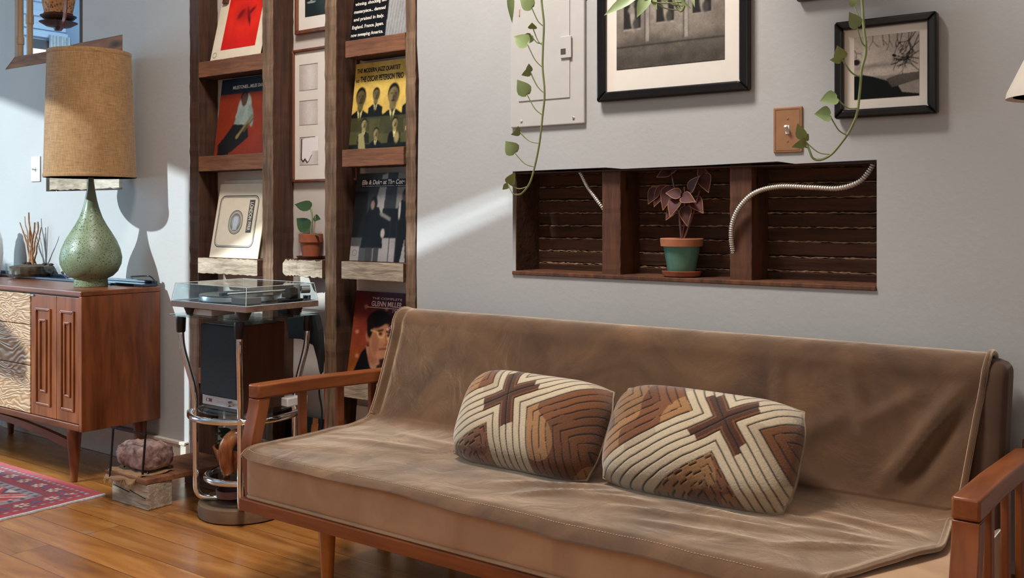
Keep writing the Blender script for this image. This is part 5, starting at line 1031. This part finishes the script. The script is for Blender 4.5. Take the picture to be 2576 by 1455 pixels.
# ================================================================ sofa
FX0, FX1, FY0 = -2.405, -.455, -.790
tb = thing('sofa', 'long teak framed sofa with slatted arms and brown velvet cushions', 'sofa', ((FX0 + FX1) / 2, -.45, 0))
B().box(FX0, FX1, FY0, FY0 + .028, .272, .308).out('front_rail', M_TEAK, tb, smooth=0, bevel=.003)
b = B(); b.box(FX0, FX0 + .03, FY0 + .028, -.10, .268, .306); b.box(FX1 - .03, FX1, FY0 + .028, -.10, .268, .306); b.out('side_rail', M_TEAKY, tb, smooth=0, bevel=.003)
B().box(FX0 + .03, FX1 - .03, -.14, -.10, .272, .33).out('back_rail', M_TEAK, tb, smooth=0, bevel=.003)
B().box(FX0 + .03, FX1 - .03, FY0 + .028, -.14, .280, .300).out('seat_deck', M_DKW, tb, smooth=0)
for x, y in ((-2.125, -.70), (-.74, -.70), (-2.125, -.16), (-.74, -.16)):
    B().lathe([(.011, .001), (.013, .004), (.026, .272)], (x, y, 0), 28, tilt=(.0, .0)).out('leg', plain('honey_leg_wood', srgb(172, 108, 52), .22, var=.2, scale=12) if x < -2 and y < -.5 else bpy.data.materials['honey_leg_wood'], tb)
def rbox(name, x0, x1, y0, y1, z0, z1, r, m, par, dis=.004, puff=0.0, top=None):
    b = B(); bmesh.ops.create_cube(b.bm, size=1); bmesh.ops.subdivide_edges(b.bm, edges=b.bm.edges[:], cuts=24, use_grid_fill=True)
    sx_, sy_, sz_ = x1 - x0, y1 - y0, z1 - z0
    for v_ in b.bm.verts:
        v_.co = V([.5 * math.sin(PI * max(-.5, min(.5, k_))) for k_ in v_.co])
        p = V((v_.co.x * sx_, v_.co.y * sy_, v_.co.z * sz_)); h = V((sx_ / 2 - r, sy_ / 2 - r, sz_ / 2 - r)); q_ = V((max(-h.x, min(h.x, p.x)), max(-h.y, min(h.y, p.y)), max(-h.z, min(h.z, p.z))))
        d_ = p - q_; 
        if d_.length > 1e-9: p = q_ + d_.normalized() * min(r, d_.length if min(abs(d_.x) + abs(d_.y), abs(d_.y) + abs(d_.z), abs(d_.x) + abs(d_.z)) < 1e-9 else r)
        w0 = V(((x0 + x1) / 2, (y0 + y1) / 2, (z0 + z1) / 2)) + p
        w0 += V((0, 0, dis * mnoise.noise(w0 * 5))) + V((0, 0, puff * (1 - (2 * v_.co.x) ** 4) * (1 - (2 * v_.co.y) ** 4) * (1 if v_.co.z > 0 else 0)))
        if top: w0 = top(w0)
        v_.co = w0
    return b.out(name, m, par, smooth=180)
cu = rbox('seat_cushion', FX0 + .012, FX1 - .012, FY0 + .01, -.165, .309, .438, .022, M_MATT, tb, .002)
xa, xb_ = FX0 + .014, FX1 - .014
for zz_ in (.313, .433): b = B(); b.tube(fillet([(xb_ - .004, -.2, zz_), (xb_ - .004, FY0 + .013, zz_), (xa + .003, FY0 + .013, zz_), (xa + .003, -.2, zz_)], .022, 8), .0055, 8); b.out('piping', M_MATT, cu, smooth=180)
def lean(w0):  # back cushion leans back towards the wall
    f = (w0.z - .31) / .49; w0.y += .125 * f - .0; return w0
bk = rbox('back_cushion', FX0 + .02, FX1 - .015, -.265, -.155, .40, .797, .03, M_CUSH, tb, .003, top=lean)
b = B()
for x in (FX1 - .02, FX0 + .024):
    b = B(); b.tube(spline([(x, -.24 + .125 * (z - .31) / .49, z) for z in (.42, .5, .6, .7, .765)] , 6), .005, 8); b.out('piping', M_CUSH, bk, smooth=180)
for x in (FX0 + .2, FX1 - .2, -1.4): B().bar([(x, -.13, .31), (x, -.045, .70)], (.02, 0, 0), (0, .01, 0)).out('back_support', M_TEAKZ, tb)
def arm(x, s_):
    zf, zb_ = .628, .607; hw = .024
    ar = B(); P = [(x, -.708, .40 - .125), (x, -.722, .40), (x, -.722, .46), (x, -.706, .52), (x, -.696, .560), (x, -.693, zf - .044)]
    pf = B(); S_ = spline(P, 8); pf.bar(S_, (hw, 0, 0), [(0, .022 - .004 * (1 - i / len(S_)), .0) for i in range(len(S_))]); pf.out('front_post', M_TEAKZ, tb, smooth=60, bevel=.004)
    ar.bar([(x, -.716, zf - .0215), (x, -.5, zf - .025), (x, -.12, zb_ - .0215)], (hw + .0012, 0, 0), (0, 0, .0212)); ar.out('arm_rest', M_TEAKY, tb, smooth=60, bevel=.006, seg=3)
    for y in (-.525, -.365, -.215): B().bar([(x, y + .004, .29), (x, y, .59)], (.008, 0, 0), (0, .014, 0)).out('slat', M_TEAKZ, tb, smooth=0, bevel=.003)
    B().bar([(x, -.16, .0015), (x, -.125, .30), (x, -.075, .62)], (.016, 0, 0), (0, .018, 0)).out('back_post', M_TEAKZ, tb, bevel=.003)
arm(FX0 - .026, -1); arm(FX1 + .024, 1)
# throw cover over back and seat
PR = [(-.040, .60), (-.036, .70), (-.040, .785), (-.060, .806), (-.092, .812), (-.122, .803), (-.146, .775), (-.158, .735), (-.185, .66), (-.215, .57), (-.240, .50), (-.262, .466), (-.30, .452), (-.36, .4475), (-.46, .4475), (-.56, .447), (-.66, .446), (-.74, .4445), (-.778, .442), (-.796, .434)]
PRS = spline([(0, a, b_) for a, b_ in PR], 7); NP = len(PRS) - 1
def fold(x, y, z, cx, cz, ang, L, wd, amp):
    dx, dz = x - cx, z - cz; a_ = dx * math.cos(ang) + dz * math.sin(ang); b_ = -dx * math.sin(ang) + dz * math.cos(ang)
    return amp * math.exp(-(b_ / wd) ** 2) * math.exp(-(a_ / L) ** 4)
def throw(u, v):
    i = v * NP; k_ = min(int(i), NP - 1); p = PRS[k_].lerp(PRS[k_ + 1], i - k_); y, z = p.y, p.z
    back = z > .47 and y < -.1 or y > -.14
    # left edge runs flush; right edge drifts inwards down the back and at the front
    xl = FX0 + .012 + (.004 * math.sin(v * 20)); 
    if y < -.70: xl += .010 * ((-.70 - y) / .09) ** 2
    xr = FX1 - .055 - (.035 * max(0, (.80 - z) / .34) if y > -.26 else .035 - .0 * y)
    if y < -.30: xr = FX1 - .098 + .020 * min(1, (-.30 - y) / .15) - max(0, (-.48 - y)) * .42
    x = xl + (xr - xl) * u; n = V((0, 0, 1)); 
    q_ = V((x * 2.2, y * 4, z * 4)); h = 0
    if y > -.255:    # back face
        h += .004 * mnoise.noise(q_ * 1.3); n = V((0, -.94, .33))
        kf = max(0, min(1, (z - .475) / .06)); h0_ = h
        h += fold(x, y, z, -.66, .58, 1.0, .17, .022, .022) + fold(x, y, z, -.60, .60, 1.05, .15, .02, -.014) + fold(x, y, z, -.73, .66, .6, .09, .018, .012) + fold(x, y, z, -.80, .70, 1.9, .09, .02, .010) + fold(x, y, z, -.9, .6, .5, .12, .02, .008) + fold(x, y, z, -1.0, .67, 1.7, .10, .02, .008); h = h0_ + (h - h0_) * kf
    else:
        fade = min(1, (-.255 - y) / .06)
        h += fade * (.0035 * mnoise.noise(V((x * 3.5, y * 8, 0))) + .0025 * mnoise.noise(V((x * 9, y * 14, 3))))
        for (cx, cy, ang, L, wd, amp) in ((-2.15, -.5, .15, .2, .02, .004), (-2.0, -.38, -.1, .2, .02, .003), (-1.45, -.56, .45, .14, .014, .006), (-1.38, -.60, .6, .12, .012, .006), (-1.28, -.58, .3, .12, .016, .005), (-1.1, -.60, .2, .12, .012, .006), (-1.02, -.52, -.1, .14, .012, .005), (-.92, -.57, .15, .12, .014, .006), (-.85, -.46, .0, .15, .01, .005), (-.78, -.52, .1, .15, .01, .006), (-.70, -.40, -.2, .12, .014, .005), (-1.0, -.67, .1, .15, .014, .005), (-.72, -.60, .5, .1, .012, .006)):
            h += fade * fold(x, 0, y, cx, cy, ang, L, wd, amp * 1.5)
        ed = (1 - u) * (xr - xl); 
        if ed < .05: h += .006 * math.exp(-((ed - .012) / .012) ** 2)     # rolled hem along the right edge
        ed2 = u * (xr - xl)
        if ed2 < .05: h += .005 * math.exp(-((ed2 - .010) / .010) ** 2)
        if y < -.765: h += .002 * math.sin(x * 17) * (-.765 - y) / .03
    ed2 = u * (xr - xl)
    if y > -.255 and ed2 < .06: h += .006 * math.exp(-((ed2 - .014) / .012) ** 2) - .004 * math.exp(-((ed2 - .036) / .008) ** 2)
    P = V((x, y, z)) + n * (h + .0022)
    if v > .93:       # front hem hangs a little lower towards the right
        k2 = (v - .93) / .07; P.z -= k2 * (.004 + .026 * max(0, (x + 2.1)) / 1.5 + .003 * math.sin(x * 8)); P.y -= k2 * (.006 + .012 * max(0, (x + 2.1)) / 1.5)
    return P
th = tag(B().grid(throw, 260, NP).out('throw_cover', M_VELVET, smooth=180, solid=.004), 'tan velvet throw cover spread over the sofa back and seat', 'throw')
# stitched seam and rolled hem of the throw
b = B(); P = [throw(u / 120, .945) + V((0, -.0012, .0030)) for u in range(0, 112)]
for i in range(0, len(P) - 1):
    for s_ in np.linspace(0, 1, 3)[:-1]:
        q0 = P[i].lerp(P[i + 1], s_); q1 = P[i].lerp(P[i + 1], min(1, s_ + .3)); b.tube([q0, q1], .0009, 4)
o = b.out('hem_stitching', plain('stitch_thread', srgb(196, 172, 144), .7), th); o['kind'] = 'stuff'
b = B(); b.tube([throw(0, i / 90) + V((.003, 0, .0)) for i in range(10, 91)], .0062, 8); b.out('rolled_hem', M_VELVET, th, smooth=180); b = B(); b.tube([throw(1, i / 90) + V((-.003, 0, .003)) for i in range(8, 91)], .0075, 8); b.out('rolled_hem', M_VELVET, th, smooth=180)

# ================================================================ lumbar pillows
M_PIL = printmat('cut_velvet', .85, 'print', .5, .5)
def pillow(label, C, uax, vax, a, hb, T, cx, cy, d1, d2, seed):
    tb = thing('lumbar_pillow', label, 'pillow', C - V((0, 0, .12)), 'patterned pillows on the sofa')
    ux_ = V(uax).normalized(); vx = V(vax); vx = (vx - ux_ * vx.dot(ux_)).normalized(); nx = ux_.cross(vx); nu, nv = 230, 130
    rg = np.random.RandomState(seed); d1 = V((*d1, 0)).normalized(); d2 = V((*d2, 0)).normalized()
    cream, cream2, tan, brown, dark = [np.array(srgb(*k_)[:3]) for k_ in ((186, 168, 140), (168, 150, 124), (150, 108, 68), (112, 68, 38), (72, 40, 22))]; blk = np.array(srgb(24, 18, 14)[:3])
    def pat(x, y):
        x -= cx; y -= cy; wob = .0016 * mnoise.noise(V((x * 30, y * 30, seed)))
        e1 = x * d1.y - y * d1.x + wob; e2 = x * d2.y - y * d2.x - wob; m = min(abs(e1), abs(e2)); s1, s2 = e1 > 0, e2 > 0; quad = (2 if s1 else 0) + (1 if s2 else 0)
        st = .0205; k_ = int(m / st); f = m / st - k_; edge = min(f, 1 - f) * st; far = max(abs(e1), abs(e2)); nn = mnoise.noise(V((x * 9 + seed, y * 9, quad * 3.7))) 
        step = .014 * (1 if (far * 24) % 1 > .5 else 0)
        if k_ == 0: col = cream if far > .085 + .02 * nn else (dark if m < .014 else brown)
        elif k_ <= 2: col = cream if (k_ == 1 or nn > -.3) else cream2
        else:
            mm = m + step * (quad in (0, 3)); kk = int(mm / st); f = mm / st - kk; edge = min(f, 1 - f) * st; k_ = kk
            if quad in (0, 3): col = brown * 1.05 if nn > .0 else tan * .85
            else: col = tan if nn > -.12 else brown
            if kk >= 6: col = col * .72
            if quad in (0, 3) and kk == 4 and nn < -.2: col = cream2 * .85
        lw = .0016; brk = mnoise.noise(V((x * 22, y * 22, k_ * 2.3 + 5))); g = 0
        if edge < lw * 1.5 and (m > .002 or True):
            on = (k_ < 3 or brk > -.25); 
            if on: g = max(0, min(1, (lw * 1.5 - edge) / (lw * .9)))
        if m < lw: g = max(g, 1 - m / lw * .3)
        return col * (1 - g) + blk * g, g
    co, cl, fs = [], [], []
    for sd in (1, -1):
        for j in range(nv + 1):
            for i in range(nu + 1):
                u = 2 * i / nu - 1; v = 2 * j / nv - 1
                ear = .05; px_ = a * u * (1 - .085 * v ** 4 + .025 * (abs(u * v)) ** 14); py_ = hb * v * (1 - .17 * u ** 6 + .05 * (abs(u * v)) ** 14)
                t_ = T * (max(0, 1 - abs(u) ** 4.5) ** .5) * (max(0, 1 - abs(v) ** 3.0) ** .5)
                P = C + ux_ * px_ + vx * py_; w0 = t_ * (1 + .10 * mnoise.noise(V((px_ * 9, py_ * 9, seed)))) ; col, g = pat(px_ * 1.0, py_ + (0 if sd > 0 else .02))
                co.append(P + nx * sd * (w0 - .0022 * g * (t_ / T))); cl.append((*col, 1))
    N1 = (nu + 1) * (nv + 1)
    for j in range(nv):
        for i in range(nu):
            q_ = (j * (nu + 1) + i, j * (nu + 1) + i + 1, (j + 1) * (nu + 1) + i + 1, (j + 1) * (nu + 1) + i); fs.append(q_); fs.append(tuple(N1 + k_ for k_ in q_[::-1]))
    for c0 in range(len(co)):    # keep the underside on the seat
        if co[c0].z < .4535: co[c0] = V((co[c0].x, co[c0].y, .4535 + (co[c0].z - .4535) * .15))
    me = bpy.data.meshes.new('cover'); me.from_pydata(co, [], fs); at = me.color_attributes.new('print', 'FLOAT_COLOR', 'POINT'); at.data.foreach_set('color', np.array(cl).ravel())
    o = finish(me, 'cover', M_PIL, tb, 180)
    b = B(); loop = [(u, -1) for u in np.linspace(-1, 1, 40)] + [(1, v) for v in np.linspace(-1, 1, 20)] + [(u, 1) for u in np.linspace(1, -1, 40)] + [(-1, v) for v in np.linspace(1, -1, 20)]
    P = []
    for u, v in loop: 
        p = C + ux_ * (a * u * (1 - .085 * v ** 4 + .025 * (abs(u * v)) ** 14)) + vx * (hb * v * (1 - .17 * u ** 6 + .05 * (abs(u * v)) ** 14)); p.z = max(p.z, .4545); P.append(p)
    b.tube(P, .003, 6); b.out('edge_seam', plain('pillow_seam', srgb(150, 130, 102), .9) if seed == 1 else bpy.data.materials['pillow_seam'], tb, smooth=180)
pillow('left patterned brown and cream velvet pillow lying on the sofa seat', V((-1.602, -.432, .567)), (.46, 0.0, -.008), (.05, .125, .20), .236, .138, .088, -.045, .045, (.30, -.95), (.86, .5), 1)
pillow('right patterned brown and cream velvet pillow, nearer the wooden arm', V((-1.110, -.405, .568)), (.47, .01, -.008), (.03, .125, .20), .252, .14, .092, .085, .048, (.62, -.78), (.82, .57), 2)
